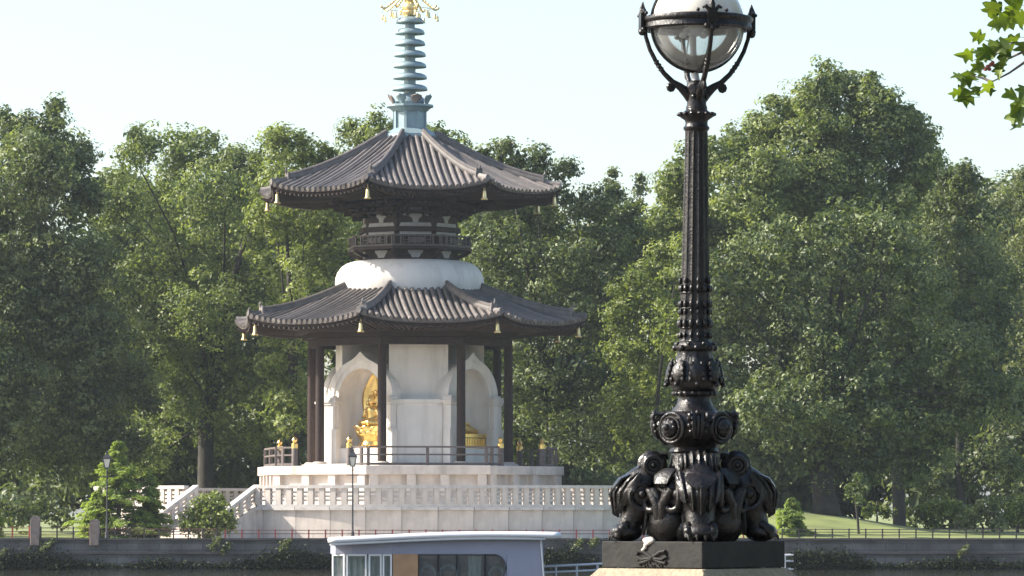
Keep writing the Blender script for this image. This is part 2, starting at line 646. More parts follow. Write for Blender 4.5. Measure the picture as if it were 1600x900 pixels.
WT = 0.255
fence('red_rail_fence', 'long low fence with bright red posts below the white terrace', 352, 1214, 0.868, WT, 0.70, (0.48, 0.66), M['red'], M['redrail'])
fence('brown_rail_fence', 'low brown three-rail fence in front of the sunlit lawn', 1222, 1640, 0.88, WT, 0.74, (0.42, 0.56, 0.70), M['brownrail'], M['brownrail'])
fence('short_red_rail_fence', 'short red fence left of the first stone pier', -60, 46, 0.95, WT, 0.86, (0.42, 0.6, 0.78), M['red'], M['redrail'])
fence('dark_rail_fence', 'dark rail fence between the two stone piers', 64, 140, 0.85, WT, 0.86, (0.42, 0.6, 0.78), M['brownrail'], M['redrail'])
fence('dark_rail_fence', 'dark rail fence under the conifer beside the second pier', 157, 340, 0.75, WT, 0.76, (0.45, 0.6, 0.72), M['brownrail'], M['redrail'])
for px, top, lab in ((55, 806, 'rounded brown stone pier nearest the left edge'), (148, 811, 'rounded brown stone pier in front of the conifer')):
    p = at(px, 800, FAR_EDGE)
    t = thing('stone_pier', lab, 'pier', (p.x, FAR_EDGE + 0.1, -0.12), 0, 'stone piers on the river wall')
    zt = at(px, top, FAR_EDGE).z + 0.12
    b = MB()
    b.box((0, 0, (zt - 0.2) / 2), (0.46, 0.7, zt - 0.2))
    b.build('shaft', M['pier'], t, bevel=0.02)
    b = MB()
    b.tube([(0, -0.34, zt - 0.2), (0, 0.34, zt - 0.2)], [(0.2, 0.235)] * 2, 20, up=(0, 0, 1))
    b.build('rounded_cap', M['pier'], t)


# ------------------------------------------------------------------ the pagoda
PX, PY = -5.93, 260.0
PROT = R(8.5)
pag = thing('pagoda', 'two-tiered octagonal peace pagoda with dark curved tile roofs and white drum', 'pagoda', (PX, PY, 0), PROT)
T8 = math.tan(PI / 8)


def octa(a, off=PI / 8):
    """octagon with vertex radius a"""
    return [(pol(a, -PI / 8 + k * PI / 4).x, pol(a, -PI / 8 + k * PI / 4).y) for k in range(8)]


def face_pt(k, a, lat, z):
    th = k * PI / 4
    n = pol(1, th)
    l = Vector((math.cos(th), math.sin(th), 0))
    return Vector((n.x * a + l.x * lat, n.y * a + l.y * lat, z))


def octring(b, r_in, r_out, z0, z1):
    for k in range(8):
        a0, a1 = -PI / 8 + k * PI / 4, PI / 8 + k * PI / 4
        p = [pol(r_in, a0), pol(r_out, a0), pol(r_out, a1), pol(r_in, a1)]
        b.prism([(q.x, q.y) for q in p], z0, z1)
    return b


# platform ---------------------------------------------------------
ZT = 1.85      # terrace floor
ZP = 4.2       # platform floor
R_PL = 9.1
pf = MB().prism(octa(8.72), ZT - 0.3, ZP - 0.5).build('platform', M['stone'], pag)
MB().prism(octa(R_PL + 0.08), ZP - 0.5, ZP).build('platform_cornice', M['stone'], pag, bevel=0.03)
MB().prism(octa(R_PL - 0.05), ZT - 0.2, ZT + 0.55).build('platform_base_course', M['stone'], pag, bevel=0.02)
a_pl = R_PL * math.cos(PI / 8)
b = MB()
b.box((0, 0, (ZT + 0.55 + ZP - 0.5) / 2), (0.5, 0.34, ZP - 0.5 - ZT - 0.55 - 0.004))
pme = b.mesh('pilaster', M['stone'])
for k in range(8):
    for lat in (-a_pl * T8 + 0.42, -0.95, 0.95, a_pl * T8 - 0.42):
        o = bpy.data.objects.new('pilaster', pme)
        col.objects.link(o)
        o.parent = pf
        o.location = face_pt(k, a_pl - 0.2, lat, 0)
        o.rotation_euler.z = k * PI / 4
# low stone step under the columns
MB().prism(octa(6.5), ZP + 0.002, ZP + 0.14).build('column_step', M['stone'], pag)

# columns -----------------------------------------------------------
ZB = 11.1     # lintel underside
R_C = 5.9
for k in range(8):
    b = MB()
    b.lathe([(0.255, 0), (0.26, 0.1), (0.255, 2), (0.245, ZB - ZP - 0.12)], 14)
    o = b.build('column', M['wood'], pag, loc=pol(R_C, -PI / 8 + k * PI / 4, ZP + 0.14))
    bb = MB().lathe([(0.42, 0), (0.42, 0.06), (0.34, 0.13), (0.0, 0.13)], 14, cap1=False).build('column_base', M['stone'], o, loc=(0, 0, 0.0))
lt = MB()
octring(lt, R_C - 0.22, R_C + 0.24, ZB, ZB + 0.42)
lt.build('lintel', M['wood'], pag)
lt = MB()
octring(lt, R_C - 0.3, R_C + 0.6, ZB + 0.45, ZB + 0.75)
octring(lt, R_C - 0.3, R_C + 1.1, ZB + 0.75, ZB + 0.98)
lt.build('bracket_course', M['wood'], pag)
MB().prism(octa(R_C), ZB + 0.43, ZB + 0.6).build('porch_ceiling', M['wood'], pag)

# core with four arched niches ----------------------------------------
ZS = 8.05     # springing line
core_r = 4.45
cw = MB()
# chamfered core: octagon shell with niche faces left open between jambs
for k in (0, 2, 4, 6):
    a = core_r * math.cos(PI / 8)
    hw = a * T8
    cw.prism([tuple(face_pt(k, a, -hw, 0))[:2], tuple(face_pt(k, a, hw, 0))[:2], tuple(face_pt(k, 0.2, 0.05, 0))[:2], tuple(face_pt(k, 0.2, -0.05, 0))[:2]], ZP + 0.14, ZB + 0.6)
cw.build('core_wall', M['plaster'], pag)
for k in (0, 2, 4, 6):
    cp = MB()
    c1, c2 = face_pt(k, 4.62, -1.32, 0), face_pt(k, 4.62, 1.32, 0)
    c3, c4 = face_pt(k, 3.6, 1.32, 0), face_pt(k, 3.6, -1.32, 0)
    cp.prism([tuple(p)[:2] for p in (c1, c2, c3, c4)], ZP + 0.141, ZS - 0.24)
    bay = cp.build('corner_bay', M['plaster'], pag)
    mb = MB()
    mid = face_pt(k, 4.25, 0, ZS - 0.12)
    mb.box(mid, (2.72, 0.98, 0.16), k * PI / 4)
    mb.box(mid + Vector((0, 0, -0.12)), (2.66, 0.92, 0.08), k * PI / 4)
    mb.build('cornice', M['plaster'], bay, bevel=0.015)
    mb = MB()
    mb.box(face_pt(k, 4.62, -1.12, (ZP + ZS - 0.24) / 2), (0.36, 0.14, ZS - ZP - 0.55), k * PI / 4)
    mb.build('bay_pilaster', M['plaster'], bay)
    mb = MB()
    mb.box(face_pt(k, 4.62, 1.12, (ZP + ZS - 0.24) / 2), (0.36, 0.14, ZS - ZP - 0.55), k * PI / 4)
    mb.build('bay_pilaster', M['plaster'], bay)


def arch_outline(n, w, hgt, ogee):
    """half-round arch with a small ogee tip; from right springing to left"""
    pts = []
    for i in range(n + 1):
        t = PI * i / n
        x, z = w * math.cos(t), hgt * math.sin(t)
        d = abs(x) / w
        if ogee and d < 0.35:
            z += ogee * (1 - d / 0.35) ** 2
        pts.append((x, z))
    return pts


def niche(k):
    """portico: outer arch block 5.3 m wide, hollow apse 3.3 m wide; local frame x = lateral, y = outward"""
    NO, W_IN, W_OUT = 24, 1.62, 2.35
    pF, pB = 4.55, 3.3
    th = k * PI / 4

    def fr(lat, out, z):
        return face_pt(k, out, lat, z)
    b = MB()
    outer = arch_outline(NO, W_OUT, 2.25, 0.42)
    inner = arch_outline(NO, W_IN, 1.75, 0)
    zb = ZP + 0.14
    # front ring (arch) + soffit + extrados
    vs_, fs = [], []
    for (x, z) in outer:
        vs_.append(fr(x, pF, ZS + z))
    for (x, z) in inner:
        vs_.append(fr(x, pF, ZS + z))
    for (x, z) in outer:
        vs_.append(fr(x * 0.97, pB, ZS + z))
    for (x, z) in inner:
        vs_.append(fr(x, pF - 0.5, ZS + z))
    n1 = NO + 1
    for i in range(NO):
        fs.append((i, i + 1, n1 + i + 1, n1 + i))
        fs.append((i, 2 * n1 + i, 2 * n1 + i + 1, i + 1))
        fs.append((n1 + i, n1 + i + 1, 3 * n1 + i + 1, 3 * n1 + i))
    b.add(vs_, fs)
    a = b.build('niche_arch', M['plaster'], pag, sharp=30)
    # raised archivolt band
    b = MB()
    mo = arch_outline(NO, W_OUT + 0.03, 2.28, 0.42)
    mi = arch_outline(NO, W_IN + 0.32, 2.02, 0.2)
    vs_, fs = [], []
    for P_, yy in ((mo, pF + 0.07), (mi, pF + 0.07), (mo, pF - 0.25), (mi, pF - 0.02)):
        for (x, z) in P_:
            vs_.append(fr(x, yy, ZS + z))
    for i in range(NO):
        fs.append((i, i + 1, n1 + i + 1, n1 + i))
        fs.append((i, 2 * n1 + i, 2 * n1 + i + 1, i + 1))
        fs.append((n1 + i, n1 + i + 1, 3 * n1 + i + 1, 3 * n1 + i))
    b.add(vs_, fs)
    b.build('archivolt', M['plaster'], a, sharp=30)
    # apse (curved recess)
    b = MB()
    na = 14
    vs_, fs = [], []
    rows = [zb + (ZS - zb) * t for t in (0, 0.5, 1)]
    for z in rows:
        for i in range(na + 1):
            t = PI * i / na
            vs_.append(fr(W_IN * math.cos(t), pF - 0.45 - 1.45 * math.sin(t), z))
    for j in range(1, 8):
        ph = PI / 2 * j / 8
        for i in range(na + 1):
            t = PI * i / na
            vs_.append(fr(W_IN * math.cos(t) * math.cos(ph) if False else W_IN * math.cos(t) * math.cos(ph * 0.98), pF - 0.45 - 1.45 * math.sin(t) * math.cos(ph * 0.98), ZS + 1.75 * math.sin(ph)))
    nr = len(vs_) // (na + 1)
    for j in range(nr - 1):
        for i in range(na):
            q = j * (na + 1) + i
            fs.append((q, q + na + 1, q + na + 2, q + 1))
    b.add(vs_, fs, True)
    top = len(b.v)
    b.v.append(tuple(fr(0, pF - 0.5, ZS + 1.76)))
    q0 = (nr - 1) * (na + 1)
    for i in range(na):
        b.f.append((q0 + i, top, q0 + i + 1))
        b.s.append(True)
    b.build('apse', M['plaster'], a, sharp=60)
    # jambs and pilasters
    for s in (-1, 1):
        b = MB()
        b.box(fr(s * (W_IN + 0.36), (pF + pB) / 2, (zb + ZS) / 2), (0.72, pF - pB, ZS - zb - 0.004), th)
        b.build('jamb', M['plaster'], a)
        b = MB()
        c0 = fr(s * (W_IN + 0.43), pF + 0.08, 0)
        for z0, z1, w, dd in ((zb + 0.002, zb + 2.0, 0.98, 0.5), (zb + 2.0, ZS - 0.35, 0.74, 0.42)):
            b.box((c0.x, c0.y, (z0 + z1) / 2), (w, dd, z1 - z0), th)
        b.build('niche_pilaster', M['plaster'], a, bevel=0.015)
        b = MB()
        for z0, z1, w, dd in ((ZS - 0.345, ZS - 0.2, 0.9, 0.56), (ZS - 0.2, ZS - 0.06, 1.06, 0.7), (ZS - 0.06, ZS + 0.1, 0.94, 0.6), (ZS + 0.1, ZS + 0.2, 0.6, 0.4)):
            b.box((c0.x, c0.y, (z0 + z1) / 2), (w, dd, z1 - z0), th)
        b.build('capital', M['plaster'], a, bevel=0.02)
    # altar dais at the foot of the recess
    b = MB()
    b.box(fr(0, pF - 0.7, zb + 0.45), (2 * W_IN - 0.02, 1.3, 0.9), th)
    b.build('altar_dais', M['plaster'], a, bevel=0.02)
    return zb + 0.9


for k in (1, 3, 5, 7):
    ZD = niche(k)


# roofs ----------------------------------------------------------------
def roof(name, a0, a1, zt, ze, lift, nroll, thick, soffit_a, soffit_z, label):
    """a0,a1: apothems of top and eave; mesh in the pagoda's frame"""
    def surf(k, t, u):
        a = a0 + (a1 - a0) * t
        z = zt + (ze - zt) * (t + 0.30 * t * (1 - t)) + lift * (t ** 3) * abs(u) ** 2.6
        aa = a + 0.012 * (a1 - a0) * t * t * (abs(u) ** 3) * 3
        return face_pt(k, aa, u * a * T8 * (1 + 0.0), z)
    rf = MB()
    for k in range(8):
        rf.grid(lambda uu, tt: surf(k, tt, uu * 2 - 1), 16, 12, True, flip=True)
    ro = rf.build(name, M['tiledark'], pag, sharp=25, label=label)
    # eave boards: two curved fascia strips, then the soffit
    fb = MB()
    for k in range(8):
        def strip(z0, z1, off0, off1):
            def fn(uu, vv):
                u = uu * 2 - 1
                p = surf(k, 1, u)
                th = k * PI / 4
                n = pol(1, th)
                o_ = off0 + (off1 - off0) * vv
                sc = (a1 + o_) / a1
                return Vector((p.x * sc, p.y * sc, p.z + z0 + (z1 - z0) * vv))
            return fn
        fb.grid(strip(-thick * 0.45, -thick * 0.45, 0.0, -0.25), 16, 1)
        fb.grid(strip(-thick * 0.45, -thick, -0.25, -0.25), 16, 1)
    fb.build('fascia', M['wood'], ro)
    fb = MB()
    for k in range(8):
        def fn(uu, vv):
            u = uu * 2 - 1
            p = surf(k, 1, u)
            sc = (a1 - 0.02 * vv) / a1
            return Vector((p.x * sc, p.y * sc, p.z - thick * 0.45 * vv))
        fb.grid(fn, 16, 1)
    fb.build('eave_board', M['wood_grey'], ro)
    sf = MB()
    for k in range(8):
        def fn(uu, vv):
            u = uu * 2 - 1
            p = surf(k, 1, u)
            s0 = (a1 - 0.25) / a1
            q = face_pt(k, soffit_a, u * soffit_a * T8, soffit_z)
            return Vector((p.x * s0, p.y * s0, p.z - thick)).lerp(q, vv)
        sf.grid(fn, 16, 4)
    sf.build('soffit', M['wood'], ro)
    rb = MB()
    for k in range(8):
        nr = 22
        for i in range(nr):
            u = -0.95 + 1.9 * i / (nr - 1)
            p = surf(k, 1, u)
            s0 = (a1 - 0.05) / a1
            p = Vector((p.x * s0, p.y * s0, p.z - thick - 0.03))
            q = face_pt(k, soffit_a + 0.1, u * soffit_a * T8, soffit_z - 0.05)
            rb.tube([p, q], 0.075, 4, smooth=False)
    o = rb.build('rafters', M['wood'], ro)
    o['kind'] = 'stuff'
    # round tile rolls: one mesh per offset, shared by the eight faces
    side = 2 * a1 * T8
    sp = side / nroll
    for i in range(nroll):
        v = -side / 2 + sp * (i + 0.5)
        amin = max(a0, abs(v) / T8 + 0.10)
        tm = (amin - a0) / (a1 - a0)
        if tm > 0.97:
            continue
        nst = max(3, int(10 * (1 - tm)) + 2)
        path = []
        for j in range(nst + 1):
            t = tm + (1.012 - tm) * j / nst
            a = a0 + (a1 - a0) * t
            p = surf(0, t, v / (a * T8))
            path.append(p + Vector((0, 0, 0.035)))
        b = MB()
        rr = sp * 0.33
        b.tube(path, [rr] * len(path), 8, up=(0, 0, 1))
        me = b.mesh('tile_row', M['tile'])
        for k in range(8):
            o = bpy.data.objects.new('tile_row', me)
            col.objects.link(o)
            o.parent = ro
            o.rotation_euler.z = k * PI / 4 + random.uniform(-0.0016, 0.0016)
            o.location.z = random.uniform(-0.012, 0.012)
    # hips
    def hip(t):
        return surf(0, t, 1.0)
    hb = MB()
    pth = [hip(t) + Vector((0, 0, 0.14)) for t in np.linspace(0.0, 0.86, 10)]
    hb.tube(pth, [(0.24, 0.17)] * 10, 8, up=(0, 0, 1))
    hb.tube([p + Vector((0, 0, 0.24)) for p in pth], [(0.11, 0.13)] * 10, 8, up=(0, 0, 1))
    hme = hb.mesh('hip_ridge', M['tile'])
    hb = MB()
    pth = [hip(t) + Vector((0, 0, 0.10)) for t in np.linspace(0.86, 1.0, 5)]
    pth[-1] += Vector((0, 0, 0.04))
    hb.tube(pth, [(0.19, 0.15)] * 5, 8, up=(0, 0, 1))
    hme2 = hb.mesh('hip_ridge_end', M['tile'])
    e = hip(0.865)
    d = (hip(0.9) - hip(0.8)).normalized()
    dh = Vector((d.x, d.y, 0)).normalized()
    hb = MB()
    ang = math.atan2(dh.y, dh.x)
    hb.box(e + Vector((0, 0, 0.24)), (0.12, 0.5, 0.62), ang, 0.75)
    hb.tube([e + Vector((0, 0, 0.46)), e + dh * 0.1 + Vector((0, 0, 0.62)), e + dh * 0.05 + Vector((0, 0, 0.78))], [0.09, 0.07, 0.03], 6)
    hme3 = hb.mesh('ridge_end_tile', M['tile'])
    for me, nm in ((hme, 'hip_ridge'), (hme2, 'hip_ridge_end'), (hme3, 'ridge_end_tile')):
        for k in range(8):
            o = bpy.data.objects.new(nm, me)
            col.objects.link(o)
            o.parent = ro
            o.rotation_euler.z = k * PI / 4
    return [surf(k, 1.0, 1.0) for k in range(8)], ro


lo_c, lo_roof = roof('lower_roof', 3.95, 9.55, 14.35, 12.3, 0.42, 21, 0.34, 6.4, 11.95, 'wide lower roof')
up_c, up_roof = roof('upper_roof', 1.45, 8.15, 23.25, 19.85, 0.42, 18, 0.32, 3.6, 19.66, 'steeper upper roof')

# dome drum between the roofs
b = MB()
b.lathe([(4.05, 13.9), (4.22, 14.4), (4.32, 14.75), (4.3, 15.1), (4.18, 15.45), (3.95, 15.75), (3.65, 15.95), (3.3, 16.06), (2.9, 16.1)], 56)
b.build('white_drum', M['plaster'], pag)

# upper storey
us = MB().prism(octa(2.87), 16.05, 19.85).build('upper_storey_wall', M['wood'], pag)
a_u = 2.87 * math.cos(PI / 8)


def beam_ring(r0, r1, z0, z1, name='beam_course', m='wood', par=None):
    b = MB()
    octring(b, r0, r1, z0, z1)
    return b.build(name, M[m], par or us)


beam_ring(2.7, 3.0, 16.08, 16.19)
beam_ring(2.7, 3.06, 17.70, 17.98)
beam_ring(2.7, 3.0, 18.72, 18.86)
beam_ring(2.7, 3.5, 18.74, 18.9, 'bracket_tier')
beam_ring(2.7, 4.2, 19.12, 19.3, 'bracket_tier')
beam_ring(2.7, 5.0, 19.5, 19.7, 'bracket_tier')
# white plaster infill panels between the timbers: strips, flared blocks and slots
infill = [[(-0.92, 17.5), (0.92, 17.5), (0.92, 17.695), (-0.92, 17.695)],
          [(-0.95, 17.99), (0.95, 17.99), (0.86, 18.2), (-0.86, 18.2)],
          [(-0.15, 18.21), (0.15, 18.21), (0.17, 18.4), (0.3, 18.53), (0.38, 18.56), (0.38, 18.71), (-0.38, 18.71), (-0.38, 18.56), (-0.3, 18.53), (-0.17, 18.4)],
          [(-0.36, 18.93), (0.36, 18.93), (0.36, 19.09), (-0.36, 19.09)],
          [(0.5, 18.6), (0.76, 18.6), (0.7, 18.71), (0.5, 18.71)], [(-0.76, 18.6), (-0.5, 18.6), (-0.5, 18.71), (-0.7, 18.71)],
          [(0.5, 18.95), (0.72, 18.95), (0.72, 19.07), (0.5, 19.07)], [(-0.72, 18.95), (-0.5, 18.95), (-0.5, 19.07), (-0.72, 19.07)],
          [(-0.36, 19.36), (0.36, 19.36), (0.36, 19.47), (-0.36, 19.47)],
          [(0.5, 19.36), (0.7, 19.36), (0.7, 19.46), (0.5, 19.46)], [(-0.7, 19.36), (-0.5, 19.36), (-0.5, 19.46), (-0.7, 19.46)],
          [(-0.2, 16.2), (0.2, 16.2), (0.3, 16.38), (0.44, 16.5), (0.44, 16.62), (-0.44, 16.62), (-0.44, 16.5), (-0.3, 16.38)]]
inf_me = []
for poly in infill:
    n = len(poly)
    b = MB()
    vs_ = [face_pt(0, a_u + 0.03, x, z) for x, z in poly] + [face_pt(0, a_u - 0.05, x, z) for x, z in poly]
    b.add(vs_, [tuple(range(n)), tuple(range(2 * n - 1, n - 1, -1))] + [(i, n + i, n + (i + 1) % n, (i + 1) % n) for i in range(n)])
    inf_me.append(b.mesh('white_infill', M['eave_shaded']))
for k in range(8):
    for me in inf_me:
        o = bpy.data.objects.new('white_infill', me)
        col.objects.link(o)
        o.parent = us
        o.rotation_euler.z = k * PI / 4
# balcony: brackets below, deck, panelled rail
RB = 3.62
bal = MB()
octring(bal, 2.7, RB + 0.12, 16.66, 16.80)
bal = bal.build('balcony_deck', M['wood'], pag)
a_b = (RB) * math.cos(PI / 8)
for k in range(8):
    hw = a_b * T8
    th = k * PI / 4
    b = MB()
    b.box(face_pt(k, a_b, 0, 17.45), (2 * hw + 0.3, 0.1, 0.09), th)
    b.build('top_rail', M['wood_grey'], bal)
    b = MB()
    b.box(face_pt(k, a_b, 0, 16.88), (2 * hw, 0.1, 0.1), th)
    b.build('bottom_rail', M['wood_grey'], bal)
    for lat in (-hw + 0.06, -hw + 0.45, hw - 0.45, hw - 0.06):
        b = MB()
        b.box(face_pt(k, a_b, lat, 17.17), (0.08, 0.11, 0.47), th)
        b.build('baluster_post', M['wood_grey'], bal)
    fr_ = MB()
    for i in range(6):
        l = -hw + 0.6 + (2 * hw - 1.2) * i / 5
        fr_.box(face_pt(k, a_b, l, 17.17), (0.04, 0.05, 0.48), th)
        if i < 5:
            w5 = (2 * hw - 1.2) / 5
            for z in ((17.08, 17.3) if i % 2 else (17.02, 17.18)):
                fr_.box(face_pt(k, a_b + 0.003, l + w5 / 2, z), (w5, 0.045, 0.035), th)
    fr_.box(face_pt(k, a_b - 0.04, 0, 17.17), (1.0, 0.03, 0.3), th)
    fr_.build('fretwork_panel', M['wood_grey'], bal)
for k in range(8):
    th = -PI / 8 + k * PI / 4
    d = pol(1, th)
    b = MB()
    b.tube([d * 2.8 + Vector((0, 0, 16.3)), d * 3.2 + Vector((0, 0, 16.38)), d * 3.66 + Vector((0, 0, 16.62))], 0.13, 4, smooth=False)
    b.build('corner_bracket', M['wood'], us)
    # stepped bracket arms under the eave with cross blocks
    for r_, z in ((3.45, 18.58), (3.95, 18.86), (4.5, 19.12), (5.2, 19.36)):
        b = MB()
        b.box(d * ((2.7 + r_) / 2) + Vector((0, 0, z)), (0.2, r_ - 2.7, 0.17), th)
        b.box(d * (r_ - 0.18) + Vector((0, 0, z + 0.13)), (0.62, 0.2, 0.13), th)
        b.build('bracket_arm', M['wood'], us)
for k in range(8):
    th = k * PI / 4
    for lat in (-0.43, 0.43, -0.86, 0.86):
        for (o0, z) in ((3.25, 18.66), (3.7, 18.9), (4.3, 19.14)):
            b = MB()
            b.box(face_pt(k, (2.6 + o0) / 2, lat * (1 + (o0 - 2.7) * 0.16), z), (0.13, o0 - 2.6, 0.15), th)
            b.build('bracket_arm', M['wood'], us)
    for (o0, z) in ((3.2, 18.79), (3.65, 19.2), (4.25, 19.5)):
        b = MB()
        b.box(face_pt(k, o0, 0, z), (2 * o0 * T8 * 0.98, 0.13, 0.09), th)
        b.build('bracket_beam', M['wood'], us)

# wooden rail with gilded finials on the platform --------------------------
RR = 8.72
a_r = RR * math.cos(PI / 8)
rail = thing('platform_railing', 'brown timber railing with gilded post caps around the pagoda platform', 'railing', (PX, PY, 0), PROT)


def rail_seg(k, l0, l1, ends, mids):
    th = k * PI / 4
    for z, hh in ((ZP + 0.10, 0.13), (ZP + 0.62, 0.09), (ZP + 1.05, 0.10)):
        b = MB()
        b.box(face_pt(k, a_r, (l0 + l1) / 2, z), (abs(l1 - l0), 0.11, hh), th)
        b.build('rail', M['wood_grey'], rail)
    for l in mids:
        b = MB()
        b.box(face_pt(k, a_r, l, ZP + 0.5), (0.17, 0.15, 1.0), th)
        b.build('post', M['wood_grey'], rail, bevel=0.01)
    for l in ends:
        c = face_pt(k, a_r, l, 0)
        b = MB().lathe([(0.17, 0), (0.17, 1.22), (0.15, 1.26)], 14)
        p = b.build('gate_post', M['wood_grey'], rail, loc=(c.x, c.y, ZP))
        MB().lathe([(0.185, 1.0), (0.185, 1.25), (0.15, 1.29), (0.09, 1.32), (0.13, 1.4), (0.16, 1.48), (0.12, 1.57), (0.03, 1.66), (0.0, 1.67)], 14, cap1=False, cap0=False).build('gilded_cap', M['gold'], p)


hwr = a_r * T8
for k in (0, 2, 4, 6):
    rail_seg(k, -hwr, hwr, (), (-hwr, 0.0, hwr))
for k in (1, 3, 5, 7):
    rail_seg(k, -hwr + 0.1, -hwr + 1.35, (-hwr + 1.35,), (-hwr + 0.5,))
    rail_seg(k, hwr - 1.35, hwr - 0.1, (hwr - 1.35,), (hwr - 0.5,))

# spire ------------------------------------------------------------------
Z0 = 23.15
sp = MB()
sp.lathe([(1.62, 0.0), (1.68, 0.12), (1.66, 0.3), (1.1, 0.62), (1.0, 0.66), (0.93, 0.7)], 8, smooth=False, th0=PI / 8)
sp.lathe([(0.92, 0.62), (0.92, 1.65)], 8, smooth=False, th0=PI / 8)
sp = sp.build('spire_base', M['copper'], pag, loc=(0, 0, Z0))
b = MB()
for k in range(8):
    b2 = MB()
    c = pol(0.93, PI / 8 + k * PI / 4, 1.15)
    b2.box(c, (0.16, 0.12, 0.98), PI / 8 + k * PI / 4)
    b2.build('corner_strip', M['copper'], sp)
MB().lathe([(0.95, 1.62), (1.05, 1.7), (1.2, 1.85), (1.38, 1.92), (1.38, 2.04), (0.7, 2.06)], 16, smooth=False, cap1=True).build('spire_flange', M['copper'], sp)
MB().lathe([(0.75, 2.04), (0.85, 2.2), (0.8, 2.45), (0.6, 2.65), (0.42, 2.7)], 24).build('inverted_bowl', M['copper'], sp)
for k in range(8):
    th = k * PI / 4 + 0.2
    b = MB()

    def pet(uu, vv):
        u = uu * 2 - 1
        w = 0.34 * math.sin(PI * (0.18 + 0.82 * (1 - vv)) ** 0.8) if vv < 1 else 0
        r = 1.08 + 0.3 * vv ** 1.6 - 0.06 * u * u
        p = pol(r, th)
        l = Vector((math.cos(th), math.sin(th), 0))
        return Vector((p.x + l.x * u * w, p.y + l.y * u * w, 2.0 + 0.62 * vv))
    b.grid(pet, 4, 6)
    o = b.build('lotus_petal', M['rust'] if k % 3 == 0 else M['copper'], sp)
    so_ = o.modifiers.new('thickness', 'SOLIDIFY')
    so_.thickness = 0.05
b = MB().lathe([(0.36, 2.5), (0.34, 3.5), (0.28, 7.2), (0.26, 7.3)], 18)
b.build('spire_pole', M['copper'], sp)
ring_y = [140, 122, 104, 86.5, 69, 51.5, 34]
for i, yy in enumerate(ring_y):
    z = 1.6 + (800 - yy) / 27.0 - Z0
    r = (56 - 11 * i / 6) / 2 / 27.0
    b = MB().lathe([(0.25, 0.0), (r * 0.985, 0.0), (r, 0.03), (r * 0.98, 0.13), (r * 0.9, 0.23), (r * 0.72, 0.31), (r * 0.45, 0.36), (0.26, 0.38)], 28)
    b.build('spire_ring', M['copper'], sp, loc=(0, 0, z))
# gilded crown
zc = 1.6 + (800 - 26) / 27.0 - Z0
gc = MB().lathe([(0.26, 0), (0.3, 0.1), (0.42, 0.18), (0.46, 0.34), (0.4, 0.46), (0.45, 0.5), (0.48, 0.66), (0.42, 0.84), (0.3, 0.92), (0.34, 1.0), (0.36, 1.15), (0.26, 1.3), (0.16, 1.5), (0.14, 2.0), (0.3, 2.2), (0.34, 2.4), (0.2, 2.7), (0.0, 3.0)], 20, cap1=False).build('gilded_crown', M['palegold'], pag, loc=(0, 0, Z0 + zc))
for k in range(8):
    th = k * PI / 4 + 0.15
    b = MB()
    pts = []
    for t in np.linspace(0, 1, 9):
        r = 0.3 + 1.42 * t
        z = 1.55 - 1.22 * t ** 0.85 + (0.26 * max(0, (t - 0.8) / 0.2) ** 2)
        pts.append(pol(r, th, z))
    b.tube(pts, [0.055] * 9, 6)
    e = pts[-1]
    b.ball(e + Vector((0, 0, 0.04)), 0.08, 8, 6)
    for i in range(2, 8):
        b.ball(pts[i] + Vector((0, 0, 0.06)), 0.06, 6, 4)
    b.build('canopy_arm', M['palegold'], gc)
    for r_ in (1.66, 1.15):
        b = MB()
        c = pol(r_, th, 0)
        zt_ = 0.32 if r_ > 1.3 else 0.52
        b.tube([c + Vector((0, 0, zt_ + 0.1)), c + Vector((0, 0, zt_ - 0.15))], 0.015, 4)
        b.lathe([(0.04, -0.15), (0.075, -0.2), (0.08, -0.38), (0.12, -0.46)], 8, (c.x, c.y, zt_))
        b.build('chime', M['palegold'], gc)
b = MB()
b.torus((0, 0, 0.52), 1.2, 0.018, 'Z', 32, 4)
b.build('chain_ring', M['palegold'], gc)

# bells hanging from the roof corners ------------------------------------
bell_me = None


def bell(name_corner, roof_name, c, par_rot):
    t = thing('hanging_bell', f'gold bell hanging from the {name_corner} corner of the {roof_name} roof', 'bell', (0, 0, 0), 0, 'gold bells hanging from the pagoda roof corners')
    w = Matrix.Rotation(PROT, 3, 'Z') @ Vector(c)
    s = 0.955
    t.location = (PX + w.x * s, PY + w.y * s, c.z - 0.36)
    return t


names = {0: 'front right', 1: 'right', 2: 'back right', 6: 'back left', 7: 'front left', 5: 'far back left', 3: 'far back right'}
proto = {}
for roof_name, cs in (('lower', lo_c), ('upper', up_c)):
    lab = {0: 'front right', 1: 'far right', 2: 'rear right', 5: 'rear left', 6: 'far left', 7: 'front left'}
    for k in (7, 0, 1, 6, 5, 2):
        t = bell(lab[k], roof_name, cs[k], 0)
        if not proto:
            parts = []
            b = MB().tube([(0, 0, 0.1), (0, 0, -0.12)], 0.02, 5)
            b.torus((0, 0, -0.14), 0.05, 0.015, 'Y', 10, 4)
            parts.append(('hook', b.mesh('hook', M['palegold'])))
            b = MB().lathe([(0.02, -0.16), (0.07, -0.19), (0.1, -0.26), (0.11, -0.42), (0.12, -0.58), (0.145, -0.66), (0.17, -0.7), (0.12, -0.7), (0.08, -0.4)], 14, cap1=True)
            parts.append(('bell_body', b.mesh('bell_body', M['palegold'])))
            b = MB()
            for j in range(5):
                b.ball(pol(0.16, j * 1.2566, -0.71), 0.045, 6, 4)
            b.torus((0, 0, -0.69), 0.155, 0.025, 'Z', 12, 5)
            parts.append(('flared_lip', b.mesh('flared_lip', M['palegold'])))
            proto['p'] = parts
        for nm, me in proto['p']:
            o = bpy.data.objects.new(nm, me)
            col.objects.link(o)
            o.parent = t


